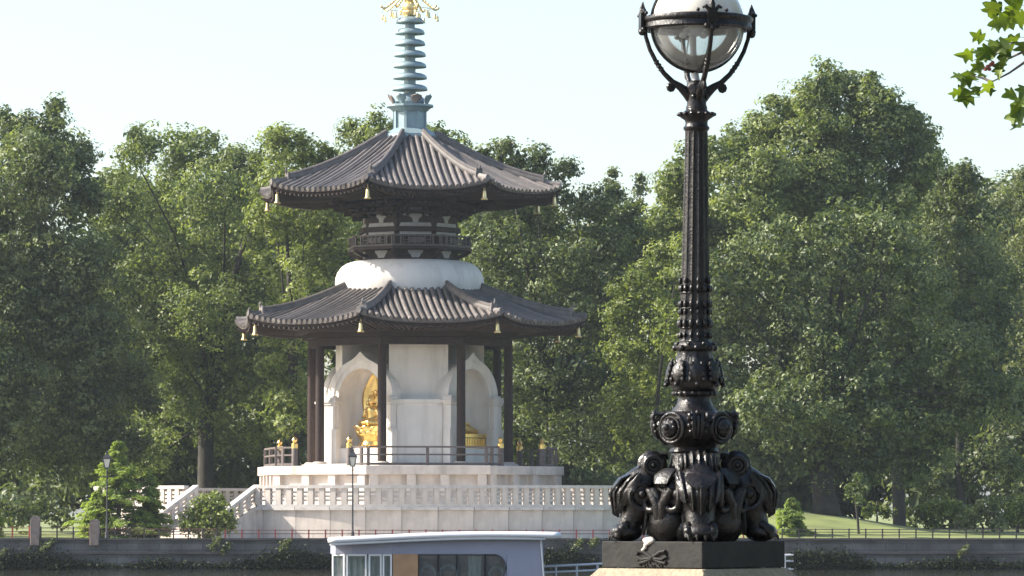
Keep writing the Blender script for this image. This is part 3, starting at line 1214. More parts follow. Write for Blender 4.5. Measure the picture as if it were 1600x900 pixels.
# gilded statues ------------------------------------------------------------
def statue_frame(k, out, lat=0.0):
    c = face_pt(k, out, lat, 0)
    w = Matrix.Rotation(PROT, 3, 'Z') @ c
    return Vector((PX + w.x, PY + w.y, ZD)), k * PI / 4 + PROT


def fuse(o, vox):
    m = o.modifiers.new('fuse', 'REMESH')
    m.mode = 'VOXEL'
    m.voxel_size = vox
    m.use_smooth_shade = True
    s = o.modifiers.new('soften', 'SMOOTH')
    s.iterations = 2
    return o


loc, rz = statue_frame(7, 3.55)
st = thing('seated_statue', 'gilded seated statue on a lotus throne in the left niche', 'statue', loc, rz)
b = MB().lathe([(0.82, -0.9 + 0.02), (0.82, -0.55), (0.7, -0.5), (0.62, -0.3), (0.75, -0.1), (0.86, 0.0), (0.7, 0.08)], 20, c=(0, 0, 0.95))
for i in range(10):
    b.ball(pol(0.72, i * PI / 5, 0.28), (0.2, 0.2, 0.2), 8, 6)
b.build('pedestal', M['gold'], st)
for row, (rr, zz, s, tilt) in enumerate(((0.85, 0.98, 0.33, 0.5), (0.95, 1.22, 0.36, 0.25))):
    for i in range(10):
        th = (i + row * 0.5) * PI / 5
        b = MB()

        def petal(uu, vv, th=th):
            u = uu * 2 - 1
            w = s * (math.sin(PI * (0.12 + 0.8 * vv)) ** 0.7)
            r_ = rr - 0.1 + 0.22 * vv - 0.08 * u * u
            p = pol(r_, th)
            l = Vector((math.cos(th), math.sin(th), 0))
            return Vector((p.x + l.x * u * w, p.y + l.y * u * w, zz - 0.14 + 0.36 * vv))
        b.grid(petal, 4, 4)
        o = b.build('lotus_petal', M['gold'], st)
        mm = o.modifiers.new('thickness', 'SOLIDIFY')
        mm.thickness = 0.05
b = MB().lathe([(0.75, 0.85), (0.85, 1.15), (0.9, 1.42), (0.6, 1.46)], 20)
b.build('lotus_seat', M['gold'], st)
b = MB()
# crossed legs, torso, arms in the lap, neck and head facing outward (local -Y)
zz = 1.45
b.tube([(-0.62, -0.2, zz + 0.14), (-0.2, -0.5, zz + 0.14), (0.35, -0.45, zz + 0.18)], [0.17, 0.15, 0.1], 10)
b.tube([(0.62, -0.2, zz + 0.14), (0.2, -0.52, zz + 0.16), (-0.35, -0.45, zz + 0.2)], [0.17, 0.15, 0.1], 10)
b.ball((0, 0.05, zz + 0.2), (0.58, 0.42, 0.24))
b.lathe([(0.4, 0.1), (0.34, 0.35), (0.37, 0.6), (0.42, 0.82), (0.33, 0.96), (0.14, 1.03), (0.11, 1.1), (0.12, 1.16)], 16, c=(0, 0.02, zz), fn=lambda th, z, r: r * (1 - 0.28 * abs(math.cos(th))))
for s in (-1, 1):
    b.tube([(s * 0.4, 0, zz + 0.84), (s * 0.52, -0.02, zz + 0.5), (s * 0.42, -0.2, zz + 0.36), (s * 0.1, -0.42, zz + 0.34)], [0.13, 0.11, 0.09, 0.07], 10)
b.ball((0, -0.03, zz + 1.32), (0.185, 0.2, 0.24))
b.ball((0, -0.22, zz + 1.30), (0.03, 0.05, 0.06), 8, 6)
for s in (-1, 1):
    b.ball((s * 0.19, 0, zz + 1.28), (0.03, 0.05, 0.11), 8, 6)
b.ball((0, 0.03, zz + 1.45), (0.19, 0.2, 0.14))
b.ball((0, 0.04, zz + 1.58), (0.1, 0.1, 0.09))
fuse(b.build('figure', M['gold'], st), 0.035)
b = MB()


def mandorla(uu, vv):
    a = (uu * 2 - 1)
    h = vv
    w = 0.98 * (math.sin(PI * min(1, (0.16 + 0.84 * h)) ** 1.25)) if h < 1 else 0
    return Vector((a * max(w, 0.0), 0.62 - 0.28 * (a * a) * (1 - 0.5 * h) - 0.25 * h * h, 1.3 + 2.95 * h + 0.04 * math.sin(a * 12) * math.sin(h * 20)))


b.grid(mandorla, 12, 16)
o = b.build('mandorla', M['gold'], st)
mm = o.modifiers.new('thickness', 'SOLIDIFY')
mm.thickness = 0.08
b = MB()
for i in range(9):
    t = i / 8 * PI
    x, z = 0.62 * math.cos(t), 2.3 + 0.9 * math.sin(t)
    b.ball((x, 0.36, z), (0.12, 0.07, 0.14), 8, 6)
for i in range(7):
    b.ball((0.3 * math.cos(i * 0.9), 0.42, 2.78 + 0.3 * math.sin(i * 0.9)), (0.08, 0.05, 0.08), 8, 6)
b.torus((0, 0.4, 2.78), 0.38, 0.04, 'Y', 20, 6)
b.torus((0, 0.48, 2.1), 0.6, 0.045, 'Y', 20, 6)
b.build('halo_relief', M['gold'], st)
st.scale = (1.0, 1.0, 1.1)
st.location.z -= 0.31

loc, rz = statue_frame(1, 3.85)
st = thing('reclining_statue', 'gilded reclining statue on a couch in the right niche', 'statue', loc, rz)
b = MB()
b.box((0, 0, 0.2), (2.5, 0.8, 0.4))
b.box((0, 0, 0.5), (2.6, 0.9, 0.14))
for i in range(14):
    b.box((-1.17 + i * 0.18, -0.415, 0.21), (0.09, 0.04, 0.36))
b.build('couch', M['gold'], st)
b = MB()
b.tube([(-0.75, 0, 0.78), (-0.4, 0, 0.84), (0.05, 0.02, 0.78), (0.5, 0, 0.72), (0.95, 0, 0.66), (1.12, -0.05, 0.68)], [0.22, 0.26, 0.24, 0.19, 0.13, 0.08], 14)
b.ball((-1.0, -0.02, 0.98), (0.2, 0.19, 0.19))
b.tube([(-0.5, -0.1, 1.02), (-0.1, -0.16, 1.0), (0.35, -0.16, 0.92)], [0.11, 0.09, 0.07], 10)
b.tube([(-0.55, -0.25, 0.62), (-0.9, -0.3, 0.7), (-1.05, -0.14, 0.86)], [0.1, 0.09, 0.07], 10)
b.ball((-1.08, 0.02, 1.12), (0.1, 0.1, 0.09))
fuse(b.build('figure', M['gold'], st), 0.035)
b = MB()
b.tube([(-1.15, 0.1, 0.62), (-1.1, 0.25, 1.1), (-1.0, 0.3, 1.65), (-0.75, 0.32, 2.1)], [(0.2, 0.06), (0.3, 0.06), (0.22, 0.05), (0.03, 0.03)], 8)
b.build('flame_screen', M['gold'], st)
st.scale = (1.25, 1.15, 1.45)

# ------------------------------------------------------------------ terrace
R_T = 18.0
ter = thing('terrace', 'round white stone terrace with pierced balustrade below the pagoda', 'terrace', (PX, PY, 0))
MB().lathe([(R_T - 0.1, -0.2), (R_T - 0.1, ZT - 0.14)], 120, smooth=True).build('terrace_core', M['joint'], ter)
MB().lathe([(R_T - 0.05, ZT - 0.12), (R_T - 0.05, ZT)], 120, smooth=True).build('terrace_floor', M['stone'], ter)
NPAN = 58


def arc_block(b, r0, r1, th0, th1, z0, z1, n=4):
    vs_, fs = [], []
    for i in range(n + 1):
        th = th0 + (th1 - th0) * i / n
        for (r, z) in ((r0, z0), (r1, z0), (r1, z1), (r0, z1)):
            vs_.append(pol(r, th, z))
    for i in range(n):
        for j in range(4):
            j2 = (j + 1) % 4
            fs.append((i * 4 + j, i * 4 + j2, (i + 1) * 4 + j2, (i + 1) * 4 + j))
    fs.append((0, 3, 2, 1))
    fs.append((n * 4, n * 4 + 1, n * 4 + 2, n * 4 + 3))
    b.add(vs_, fs)
    return b


dth = 2 * PI / NPAN
b = MB()
arc_block(b, R_T - 0.12, R_T, 0.0006, dth - 0.0006, -0.15, ZT - 0.16)
pme = b.mesh('stone_panel', M['stone'])
b = MB()
arc_block(b, R_T - 0.4, R_T + 0.16, 0.0008, dth - 0.0008, ZT - 0.155, ZT + 0.02)
cme = b.mesh('coping_stone', M['coping'])
TH_S = R(-33.5)         # stairs direction
GAP = R(7.2)
GAP2 = R(56.5)
for i in range(NPAN):
    for nm, me in (('stone_panel', pme), ('coping_stone', cme)):
        o = bpy.data.objects.new(nm, me)
        col.objects.link(o)
        o.parent = ter
        o.rotation_euler.z = i * dth
# balustrade
NB = 182
db = 2 * PI / NB
r0, r1 = R_T - 0.12, R_T + 0.1
zb0, zb1 = ZT + 0.02, ZT + 1.2
b = MB()
arc_block(b, r0 - 0.03, r1 + 0.03, -db * 0.25, db * 0.25, zb0 + 0.141, zb1 - 0.171, 2)
post_me = b.mesh('balustrade_post', M['stone'])
b = MB()
ns_ = 3
hh = (zb1 - 0.17 - zb0 - 0.14)
for j in range(ns_):
    zz = zb0 + 0.14 + hh * (j + 1) / (ns_ + 1)
    arc_block(b, r0 + 0.03, r1 - 0.03, db * 0.22, db * 0.78, zz - 0.062, zz + 0.062, 2)
arc_block(b, r0 + 0.05, r1 - 0.05, db * 0.245, db * 0.262, zb0 + 0.13, zb1 - 0.16, 1)
arc_block(b, r0 + 0.05, r1 - 0.05, db * 0.738, db * 0.755, zb0 + 0.13, zb1 - 0.16, 1)
panel_me = b.mesh('slatted_bay', M['stone'])
b = MB()
arc_block(b, r0 - 0.08, r1 + 0.08, 0, db * 1.0, zb1 - 0.17, zb1, 2)
cap_me = b.mesh('handrail_stone', M['coping'])
b = MB()
arc_block(b, r0 - 0.03, r1 + 0.03, 0, db * 1.0, zb0, zb0 + 0.14, 2)
low_me = b.mesh('base_rail_stone', M['coping'])


def in_gap(th):
    return abs(th - TH_S) < GAP


i0 = int(round((TH_S + GAP) / db))
kept = []
for i in range(NB):
    th = i * db
    if th > PI:
        th -= 2 * PI
    if in_gap(th) or in_gap(th + db):
        continue
    # the hidden back third shows only through the stair gap
    kept.append((i, th))
for i, th in kept:
    for nm, me in (('balustrade_post', post_me), ('slatted_bay', panel_me), ('handrail_stone', cap_me), ('base_rail_stone', low_me)):
        o = bpy.data.objects.new(nm, me)
        col.objects.link(o)
        o.parent = ter
        o.rotation_euler.z = i * db
# stairs going down to the front left between two sloping balustrade wings
stairs = thing('terrace_stairs', 'pale stone stairway with two sloping balustraded wing walls left of the terrace', 'stairs', (PX, PY, 0))
sd = pol(1, R(-36.5))
sl_ = Vector((sd.y * -1, sd.x, 0))
sl_ = Vector((math.cos(R(-36.5)), math.sin(R(-36.5)), 0))
HWs = R_T * math.sin(GAP) - 0.1
top_c = pol(R_T * math.cos(GAP), TH_S)
RUN = 3.5
nst = 12
for i in range(nst):
    z1 = ZT * (1 - i / nst)
    a = RUN * i / nst
    b = MB()
    c = top_c + sd * (a + RUN / nst / 2 + 0.16)
    b.box((c.x, c.y, z1 / 2 - 0.1), (2 * HWs - 0.3, RUN / nst + 0.02, z1 + 0.2), R(-36.5))
    b.build('step', M['stone'], stairs)
for s in (-1, 1):
    base = top_c + sl_ * (s * (HWs))
    w = MB()
    # solid wing wall
    hw_ = 0.15

    def wp(a, z, lat):
        p = base + sd * a + sl_ * lat
        return Vector((p.x, p.y, z))
    drop = ZT / RUN
    prof = [(-0.3, -0.2), (RUN + 0.3, -0.2), (RUN + 0.3, 0.1), (0.1, ZT), (-0.3, ZT)]
    vs_ = [wp(a, z, -hw_) for a, z in prof] + [wp(a, z, hw_) for a, z in prof]
    n = len(prof)
    w.add(vs_, [tuple(range(n)), tuple(range(2 * n - 1, n - 1, -1))] + [(i, n + i, n + (i + 1) % n, (i + 1) % n) for i in range(n)])
    wo = w.build('wing_wall', M['stone'], stairs)

    def slope_block(b, a0, a1, z0, z1, lw):
        """parallelogram following the slope"""
        vs_ = []
        for lat in (-lw, lw):
            for a, zz in ((a0, z0), (a1, z0), (a1, z1), (a0, z1)):
                vs_.append(wp(a, ZT - drop * max(-0.05, min(a, RUN + 0.3)) + zz, lat))
        b.add(vs_, [(0, 1, 2, 3), (7, 6, 5, 4), (0, 4, 5, 1), (1, 5, 6, 2), (2, 6, 7, 3), (3, 7, 4, 0)])
        return b
    slope_block(MB(), -0.3, RUN + 0.2, 1.03, 1.2, 0.2).build('sloping_handrail', M['coping'], wo)
    slope_block(MB(), -0.3, RUN + 0.2, 0.02, 0.16, 0.14).build('sloping_base_rail', M['coping'], wo)
    nb = 7
    for i in range(nb):
        a = -0.2 + (RUN + 0.3) * i / (nb - 1)
        slope_block(MB(), a - 0.15, a + 0.15, 0.16, 1.03, 0.12).build('wing_post', M['stone'], wo)
    for i in range(nb - 1):
        a = -0.2 + (RUN + 0.3) * i / (nb - 1)
        a2 = -0.2 + (RUN + 0.3) * (i + 1) / (nb - 1)
        b = MB()
        for j in range(3):
            zz = 0.16 + 0.87 * (j + 1) / 4
            slope_block(b, a + 0.13, a2 - 0.13, zz - 0.06, zz + 0.06, 0.08)
        slope_block(b, a + 0.145, a + 0.16, 0.15, 1.04, 0.06)
        slope_block(b, a2 - 0.16, a2 - 0.145, 0.15, 1.04, 0.06)
        b.build('slatted_bay', M['stone'], wo)


# ------------------------------------------------------------------ promenade lamps on the far bank
def park_lamp(px, ytop, d, label):
    p = at(px, 800, d)
    h = at(px, ytop, d).z - 0.0
    t = thing('park_lamp', label, 'lamp post', (p.x, d, 0), 0, 'slim lamp posts on the far promenade')
    MB().lathe([(0.1, 0), (0.1, 0.5), (0.06, 0.6), (0.048, 1.2), (0.036, h - 1.15), (0.05, h - 1.1), (0.03, h - 0.9)], 10).build('post', M['lampgrey'], t)
    b = MB()
    b.tube([(-0.32, 0, h - 1.35), (0.32, 0, h - 1.35)], 0.025, 6)
    b.build('ladder_bar', M['lampgrey'], t)
    b = MB()
    for s in ((-1, -1), (1, -1), (1, 1), (-1, 1)):
        b.tube([(s[0] * 0.1, s[1] * 0.1, h - 0.88), (s[0] * 0.2, s[1] * 0.2, h - 0.4)], 0.022, 4)
    b.box((0, 0, h - 0.89), (0.25, 0.25, 0.05))
    b.box((0, 0, h - 0.38), (0.46, 0.46, 0.05))
    b.build('lantern_frame', M['lampgrey'], t)
    b = MB()
    b.lathe([(0.125, h - 0.86), (0.26, h - 0.41)], 4, th0=PI / 4, smooth=False)
    b.build('lantern_glass', M['globe_white'], t)
    b = MB()
    b.lathe([(0.32, h - 0.35), (0.15, h - 0.18), (0.09, h - 0.13), (0.09, h - 0.05), (0.03, h + 0.05), (0.0, h + 0.2)], 4, th0=PI / 4, smooth=False, cap1=False)
    b.build('lantern_roof', M['lampgrey'], t)


park_lamp(551, 702, 236.5, 'slim black lamp post in front of the terrace below the pagoda')
park_lamp(167, 705, 236.5, 'slim black lamp post in front of the left conifer')

# ------------------------------------------------------------------ foreground street lamp
LD = 23.0
LS = FPX / LD           # photo pixels per metre at the lamp
lx = at(1083.5, 800, LD).x
Z_PL = at(1083, 845, LD).z      # top of black plinth
PLR = R(-42)                     # left face normal
hp = 0.664
pl = thing('lamp_pedestal', 'tan granite pedestal with a sloping top under the black lamp', 'pedestal', (lx, LD, 0), PLR)
zb = Z_PL - 0.139
b = MB()
b.box((0, 0, (zb - 0.16) / 2), (0.95, 0.95, zb - 0.16))
b.box((0, 0, zb - 0.08), (0.95, 0.95, 0.16), 0, hp / 0.95 * 1.035)
b.build('pedestal_stone', M['granite'], pl, bevel=0.006)
lamp = thing('street_lamp', 'ornate black cast-iron street lamp with lion-paw feet and round glass globe', 'street lamp', (lx, LD, Z_PL), PLR)
b = MB()
b.box((0, 0, -0.0685), (hp, hp, 0.133))
b.build('plinth', M['plinth'], lamp, bevel=0.004)
# emblem (ribbon knot) on the left plinth face; face normal is local -Y
eb = MB()
yf = -hp / 2 - 0.004
for (cx, s) in ((-0.035, -1), (0.055, 1)):
    pts = [(0.01, yf, -0.085), (cx + s * 0.01, yf, -0.055), (cx + s * 0.045, yf - 0.004, -0.05), (cx + s * 0.055, yf, -0.075), (cx + s * 0.02, yf, -0.092), (0.01, yf, -0.085)]
    eb.tube(pts, 0.0085, 6)
    eb.tube([(0.01, yf, -0.088), (cx, yf, -0.104), (cx + s * 0.04, yf, -0.112), (cx + s * 0.05, yf, -0.1)], 0.0075, 6)
eb.tube([(-0.05, yf, -0.112), (0.01, yf, -0.09), (0.075, yf, -0.114)], 0.006, 6)
eb.ball((0.01, yf, -0.087), 0.014, 8, 6)
for i in range(10):
    eb.ball((-0.07 + 0.016 * i, yf, -0.118 + 0.01 * math.sin(i * 2.0)), 0.006, 6, 4)
eb = eb.build('ribbon_emblem', M['plinth'], lamp)
eb.location = (-0.005, 0, 0.0)
db_ = MB()
for (x, y, z, r) in ((-0.045, -0.315, 0.003, 0.024), (-0.015, -0.322, 0.003, 0.024), (-0.03, -0.305, 0.008, 0.022), (0.0, -0.327, 0.001, 0.018), (-0.035, -0.336, -0.018, 0.014), (-0.04, -0.336, -0.034, 0.012), (-0.055, -0.336, -0.045, 0.012), (-0.02, -0.335, -0.01, 0.016)):
    db_.ball((x, y, z), (r, min(r, 0.012) if y < -0.33 else r, r * 0.7), 8, 6)
fuse(db_.build('droppings', M['cream'], lamp), 0.006)
tilt = bpy.data.objects.new('lamp_column', None)

# everything above the plinth is built with a slight lean (0.5 degrees to the right)
LEAN = math.tan(R(0.52))
cl, sl2 = math.cos(-PLR), math.sin(-PLR)


def lean(p):
    dx = LEAN * p[2]
    return Vector((p[0] + dx * cl, p[1] + dx * sl2, p[2]))


def LB(mb, name, m='iron', par=None, sharp=45):
    mb.xf(lean)
    return mb.build(name, M[m], par or lamp, sharp=sharp)


# core between the legs
b = MB()
b.lathe([(0.2, 0.0), (0.195, 0.06), (0.18, 0.16), (0.165, 0.26), (0.15, 0.33), (0.128, 0.39), (0.12, 0.43), (0.115, 0.47)], 28,
        fn=lambda th, z, r: r * (1 + 0.10 * math.cos(4 * th) * (1 if z < 0.3 else 0)))
core_l = LB(b, 'base_core')


# four lion legs on the corners (local corner directions +-45, +-135)
def leg(k):
    th = PI / 4 + k * PI / 2
    d = pol(1, th)
    t = Vector((math.cos(th), math.sin(th), 0))

    def q(r, z, l=0.0):
        return Vector((d.x * r + t.x * l, d.y * r + t.y * l, z))
    b = MB()
    path = [(0.335, 0.045), (0.325, 0.095), (0.30, 0.14), (0.285, 0.19), (0.275, 0.245), (0.255, 0.295), (0.225, 0.335), (0.185, 0.36)]
    rad = [(0.072, 0.055), (0.068, 0.06), (0.078, 0.075), (0.1, 0.1), (0.112, 0.118), (0.105, 0.105), (0.09, 0.075), (0.06, 0.05)]
    # densify
    P_, R_ = [], []
    for i in range(len(path) - 1):
        for s in (0, 0.5):
            P_.append(q(path[i][0] + (path[i + 1][0] - path[i][0]) * s, path[i][1] + (path[i + 1][1] - path[i][1]) * s))
            R_.append(tuple(rad[i][j] + (rad[i + 1][j] - rad[i][j]) * s for j in (0, 1)))
    P_.append(q(*path[-1]))
    R_.append(rad[-1])
    b.tube(P_, R_, 18, up=t)
    lg = LB(b, 'leg')
    # acanthus cladding: overlapping leaf ribs down the thigh
    b = MB()

    def skin(z, a, lift):
        rr = 0.275 + (float(np.interp(z, [0.12, 0.14, 0.19, 0.245, 0.295, 0.335, 0.36], [0.372, 0.377, 0.388, 0.396, 0.364, 0.304, 0.25])) - 0.275) * max(0.15, math.cos(a * 0.95)) + lift
        return rr
    for (a0_, zt_, zb2, w_, lf) in ((-0.95, 0.35, 0.19, 0.5, 0.004), (0.95, 0.35, 0.19, 0.5, 0.004), (-0.5, 0.345, 0.15, 0.5, 0.009), (0.5, 0.345, 0.15, 0.5, 0.009), (0.0, 0.34, 0.13, 0.55, 0.016)):
        def lf_fn(uu, vv, a0_=a0_, zt_=zt_, zb2=zb2, w_=w_, lf=lf):
            u = uu * 2 - 1
            sh = (0.75 + 0.25 * math.sin(PI * min(1, vv * 1.6))) * (1 - vv ** 4) * (1 + 0.16 * math.sin(vv * 26))
            a = a0_ * (1 - 0.25 * vv) + u * w_ * sh
            z = zt_ + (zb2 - zt_) * vv - 0.012 * u * u
            lift = lf + 0.012 * (1 - abs(u)) ** 0.6 - 0.01 * u * u + 0.03 * max(0, vv - 0.8) + 0.004 * math.cos(u * 15)
            return q(skin(z, a, lift), z, max(-1.15, min(1.15, a)) * 0.105)
        b.grid(lf_fn, 12, 12)
        pts = []
        for vv in np.linspace(0, 0.97, 7):
            p = lf_fn(0.5, vv)
            pts.append(p + d * 0.002)
        b.tube(pts, [0.007, 0.009, 0.009, 0.008, 0.007, 0.006, 0.003], 6)
    # outward flipping leaf tip
    b.tube([q(0.33, 0.335), q(0.375, 0.315), q(0.402, 0.28), q(0.415, 0.262), q(0.42, 0.272)], [(0.07, 0.012), (0.085, 0.014), (0.06, 0.014), (0.03, 0.01), (0.008, 0.006)], 8, up=t)
    LB(b, 'acanthus_leaves', par=lg)
    # side scroll on each flank
    for s in (-1, 1):
        b = MB()
        pts, rs = [], []
        for j in range(26):
            a = j / 25 * 1.45 * 2 * PI
            r_ = 0.096 * (1 - j / 25 * 0.8)
            pts.append(q(0.272 + r_ * math.cos(a + 2.4), 0.238 + r_ * math.sin(a + 2.4), s * 0.106))
            rs.append(0.018 * (1 - 0.5 * j / 25))
        b.tube(pts, rs, 7)
        b.ball(q(0.272, 0.238, s * 0.106), 0.026, 8, 6)
        # fur ridges on the flank under the scroll
        for j in range(5):
            b.tube([q(0.25 - 0.02 * j, 0.2 - 0.004 * j, s * (0.07 - 0.006 * j)), q(0.25 - 0.024 * j, 0.12, s * (0.075 - 0.008 * j)), q(0.26 - 0.026 * j, 0.03, s * (0.06 - 0.008 * j))], [0.008, 0.012, 0.006], 6)
        LB(b, 'flank_scroll', par=lg)
    # paw
    b = MB()
    b.ball(q(0.345, 0.045), (0.085, 0.085, 0.05), 16, 10)
    for j in range(4):
        l = (j - 1.5) * 0.042
        rr = 0.392 - 0.008 * abs(j - 1.5)
        b.tube([q(0.335, 0.09, l * 0.7), q(rr - 0.025, 0.075, l), q(rr + 0.008, 0.045, l), q(rr + 0.014, 0.018, l)], [0.022, 0.026, 0.025, 0.02], 10)
        b.ball(q(rr + 0.008, 0.05, l), 0.026, 10, 8)
    for j in range(4):
        l = (j - 1.5) * 0.042
        rr = 0.405 - 0.008 * abs(j - 1.5)
        b.tube([q(rr + 0.012, 0.032, l), q(rr + 0.03, 0.022, l), q(rr + 0.034, 0.004, l)], [0.01, 0.008, 0.002], 6)
    LB(b, 'paw', par=lg)
    # volute over the leg: ridged roll lying across, plus curled ends
    b = MB()
    n1, n2 = 24, 41
    vs_, fs = [], []
    for j in range(n2):
        l = -0.085 + 0.17 * j / (n2 - 1)
        rr = 0.068 * (1 + 0.13 * math.cos(l * 2 * PI / 0.034)) * (1 - 0.28 * (l / 0.085) ** 2)
        for i in range(n1):
            a = 2 * PI * i / n1
            vs_.append(q(0.215 + rr * math.cos(a), 0.385 + rr * math.sin(a), l))
    for j in range(n2 - 1):
        for i in range(n1):
            fs.append((j * n1 + i, j * n1 + (i + 1) % n1, (j + 1) * n1 + (i + 1) % n1, (j + 1) * n1 + i))
    fs.append(tuple(range(n1)))
    fs.append(tuple((n2 - 1) * n1 + i for i in range(n1 - 1, -1, -1)))
    b.add(vs_, fs, True)
    for s in (-1, 1):
        b.torus(q(0.215, 0.385, s * 0.085), 0.042, 0.014, tuple(t), 16, 6)
        b.ball(q(0.215, 0.385, s * 0.088), 0.016, 8, 6)
    # small leaf curl leaning back to the stem
    b.tube([q(0.2, 0.42), q(0.17, 0.44), q(0.145, 0.435), q(0.14, 0.415)], [(0.05, 0.014), (0.045, 0.016), (0.035, 0.018), (0.02, 0.01)], 8, up=t)
    b.tube([q(0.27, 0.395), q(0.285, 0.37), q(0.275, 0.34), q(0.25, 0.33)], [(0.03, 0.012), (0.06, 0.016), (0.07, 0.016), (0.05, 0.012)], 8, up=t)
    LB(b, 'volute', par=lg)


for k in range(4):
    leg(k)

# crouching haunches filling the space between the legs
for k in range(4):
    th = k * PI / 2
    d = pol(1, th)
    t = Vector((math.cos(th), math.sin(th), 0))

    def q(r, z, l=0.0):
        return Vector((d.x * r + t.x * l, d.y * r + t.y * l, z))
    b = MB()
    b.ball(q(0.175, 0.1, 0.0), (0.11, 0.11, 0.12), 14, 10)
    b.ball(q(0.165, 0.25, 0.0), (0.085, 0.085, 0.09), 14, 10)
    for s_ in (-1, 1):
        b.ball(q(0.165, 0.06, s_ * 0.08), (0.065, 0.065, 0.075), 12, 8)
        b.ball(q(0.19, 0.2, s_ * 0.07), (0.06, 0.06, 0.075), 12, 8)
        cp_, cr_ = [], []
        for j in range(20):
            a_ = j / 19 * 1.35 * 2 * PI
            r_ = 0.062 * (1 - j / 19 * 0.72)
            cp_.append(q(0.262 - 0.02 * j / 19, 0.2 + r_ * math.cos(a_), s_ * (0.075 - r_ * math.sin(a_))))
            cr_.append(0.024 * (1 - 0.55 * j / 19))
        b.tube([q(0.2, 0.05, s_ * 0.03), q(0.25, 0.1, s_ * 0.012), q(0.268, 0.19, s_ * 0.02)] + cp_, [0.03, 0.033, 0.028] + cr_, 9)
    b.tube([q(0.2, 0.36), q(0.245, 0.33), q(0.262, 0.29), q(0.25, 0.27)], [(0.05, 0.014), (0.06, 0.016), (0.045, 0.014), (0.02, 0.01)], 8, up=t)
    LB(b, 'haunch', par=core_l)

# bowl with medallions
b = MB()
b.lathe([(0.11, 0.44), (0.13, 0.455), (0.118, 0.475), (0.125, 0.49), (0.155, 0.51), (0.178, 0.545), (0.187, 0.58), (0.185, 0.61), (0.17, 0.64), (0.15, 0.655), (0.115, 0.662)], 48,
        fn=lambda th, z, r: r * (1 + (0.035 * math.cos(4 * (th - 0)) if 0.5 < z < 0.65 else 0)))
bowl = LB(b, 'bowl')
for k in range(4):
    th = k * PI / 2
    d = pol(1, th)
    t = Vector((math.cos(th), math.sin(th), 0))

    def q(r, z, l=0.0):
        return Vector((d.x * r + t.x * l, d.y * r + t.y * l, z))
    b = MB()
    b.torus(q(0.178, 0.575), 0.075, 0.0115, tuple(d), 28, 8)
    b.torus(q(0.188, 0.575), 0.056, 0.007, tuple(d), 24, 6)
    b.ball(q(0.178, 0.575), (0.05, 0.05, 0.05), 12, 8)
    for j in range(8):
        a = j * PI / 4
        b.ball(q(0.198, 0.575 + 0.032 * math.sin(a), 0.032 * math.cos(a)), 0.017, 8, 6)
    b.ball(q(0.222, 0.578), 0.019, 8, 6)
    LB(b, 'medallion', par=bowl)
    th = k * PI / 2 + PI / 4
    d = pol(1, th)
    t = Vector((math.cos(th), math.sin(th), 0))
    b = MB()
    for l in (-0.022, 0.0, 0.022):
        b.tube([q(0.15, 0.655, l), q(0.195, 0.64, l), q(0.212, 0.6, l), q(0.205, 0.555, l * 0.9), q(0.185, 0.52, l * 0.5)], [0.012, 0.016, 0.016, 0.014, 0.006], 6)
    for s in (-1, 1):
        b.torus(q(0.2, 0.63, s * 0.045), 0.017, 0.009, tuple(t), 12, 6)
        b.ball(q(0.205, 0.585, s * 0.042), 0.014, 8, 6)
        b.ball(q(0.2, 0.555, s * 0.036), 0.011, 8, 6)
    b.ball(q(0.205, 0.65), 0.016, 8, 6)
    LB(b, 'corner_mask', par=bowl)
b = MB()
b.lathe([(0.12, 0.66), (0.112, 0.672), (0.095, 0.69), (0.085, 0.715), (0.083, 0.735), (0.09, 0.742)], 32)
LB(b, 'neck')
b = MB()
b.torus((0, 0, 0.752), 0.098, 0.013, 'Z', 32, 8)
for i in range(20):
    b.ball(pol(0.106, i * PI / 10, 0.752), 0.0135, 8, 6)
LB(b, 'bead_ring')


def bulb_fn(th, z, r):
    s = 0.5 + 0.5 * math.cos(8 * th)
    env = math.sin(PI * min(1, max(0, (z - 0.765) / 0.215))) ** 0.6
    return r * (1 + 0.07 * (s ** 2) * env - 0.035 * (1 - s) * env + 0.012 * math.cos(40 * th) * env)


b = MB()
b.lathe([(0.09, 0.758), (0.106, 0.77), (0.12, 0.785), (0.127, 0.81), (0.124, 0.84), (0.115, 0.87), (0.103, 0.9), (0.092, 0.93), (0.086, 0.955), (0.088, 0.975)], 120, fn=bulb_fn)
bulb = LB(b, 'bulb', sharp=80)
for k in range(8):
    th = k * PI / 4
    d = pol(1, th)
    t = Vector((math.cos(th), math.sin(th), 0))
    b = MB()
    pts = []
    for s in np.linspace(0, 1, 8):
        z = 0.93 - 0.135 * s
        rr = 0.1 + 0.038 * math.sin(PI * (0.1 + 0.55 * s))
        pts.append(q(rr, z))
    b.tube(pts, [(0.01, 0.006), (0.02, 0.008), (0.03, 0.01), (0.037, 0.012), (0.036, 0.013), (0.028, 0.012), (0.018, 0.01), (0.006, 0.005)], 8, up=t)
    for s in (-1, 1):
        for j in range(4):
            z = 0.9 - 0.026 * j
            b.ball(q(0.122 + 0.006 * j, z, s * (0.024 + 0.004 * j)), (0.012, 0.012, 0.016), 7, 5)
    b.ball(q(0.146, 0.797), 0.013, 8, 6)
    LB(b, 'acanthus_leaf', par=bulb)
b = MB()
b.lathe([(0.086, 0.965), (0.098, 0.975), (0.104, 0.99), (0.1, 1.005), (0.09, 1.015), (0.082, 1.02)], 36, fn=lambda th, z, r: r * (1 + 0.03 * math.cos(16 * th)))
for i in range(8):
    b.ball(pol(0.102, i * PI / 4, 0.985), 0.016, 8, 6)
    b.ball(pol(0.1, i * PI / 4 + 0.39, 1.005), 0.012, 8, 6)
LB(b, 'collar')
# fluted shaft
NF = 14


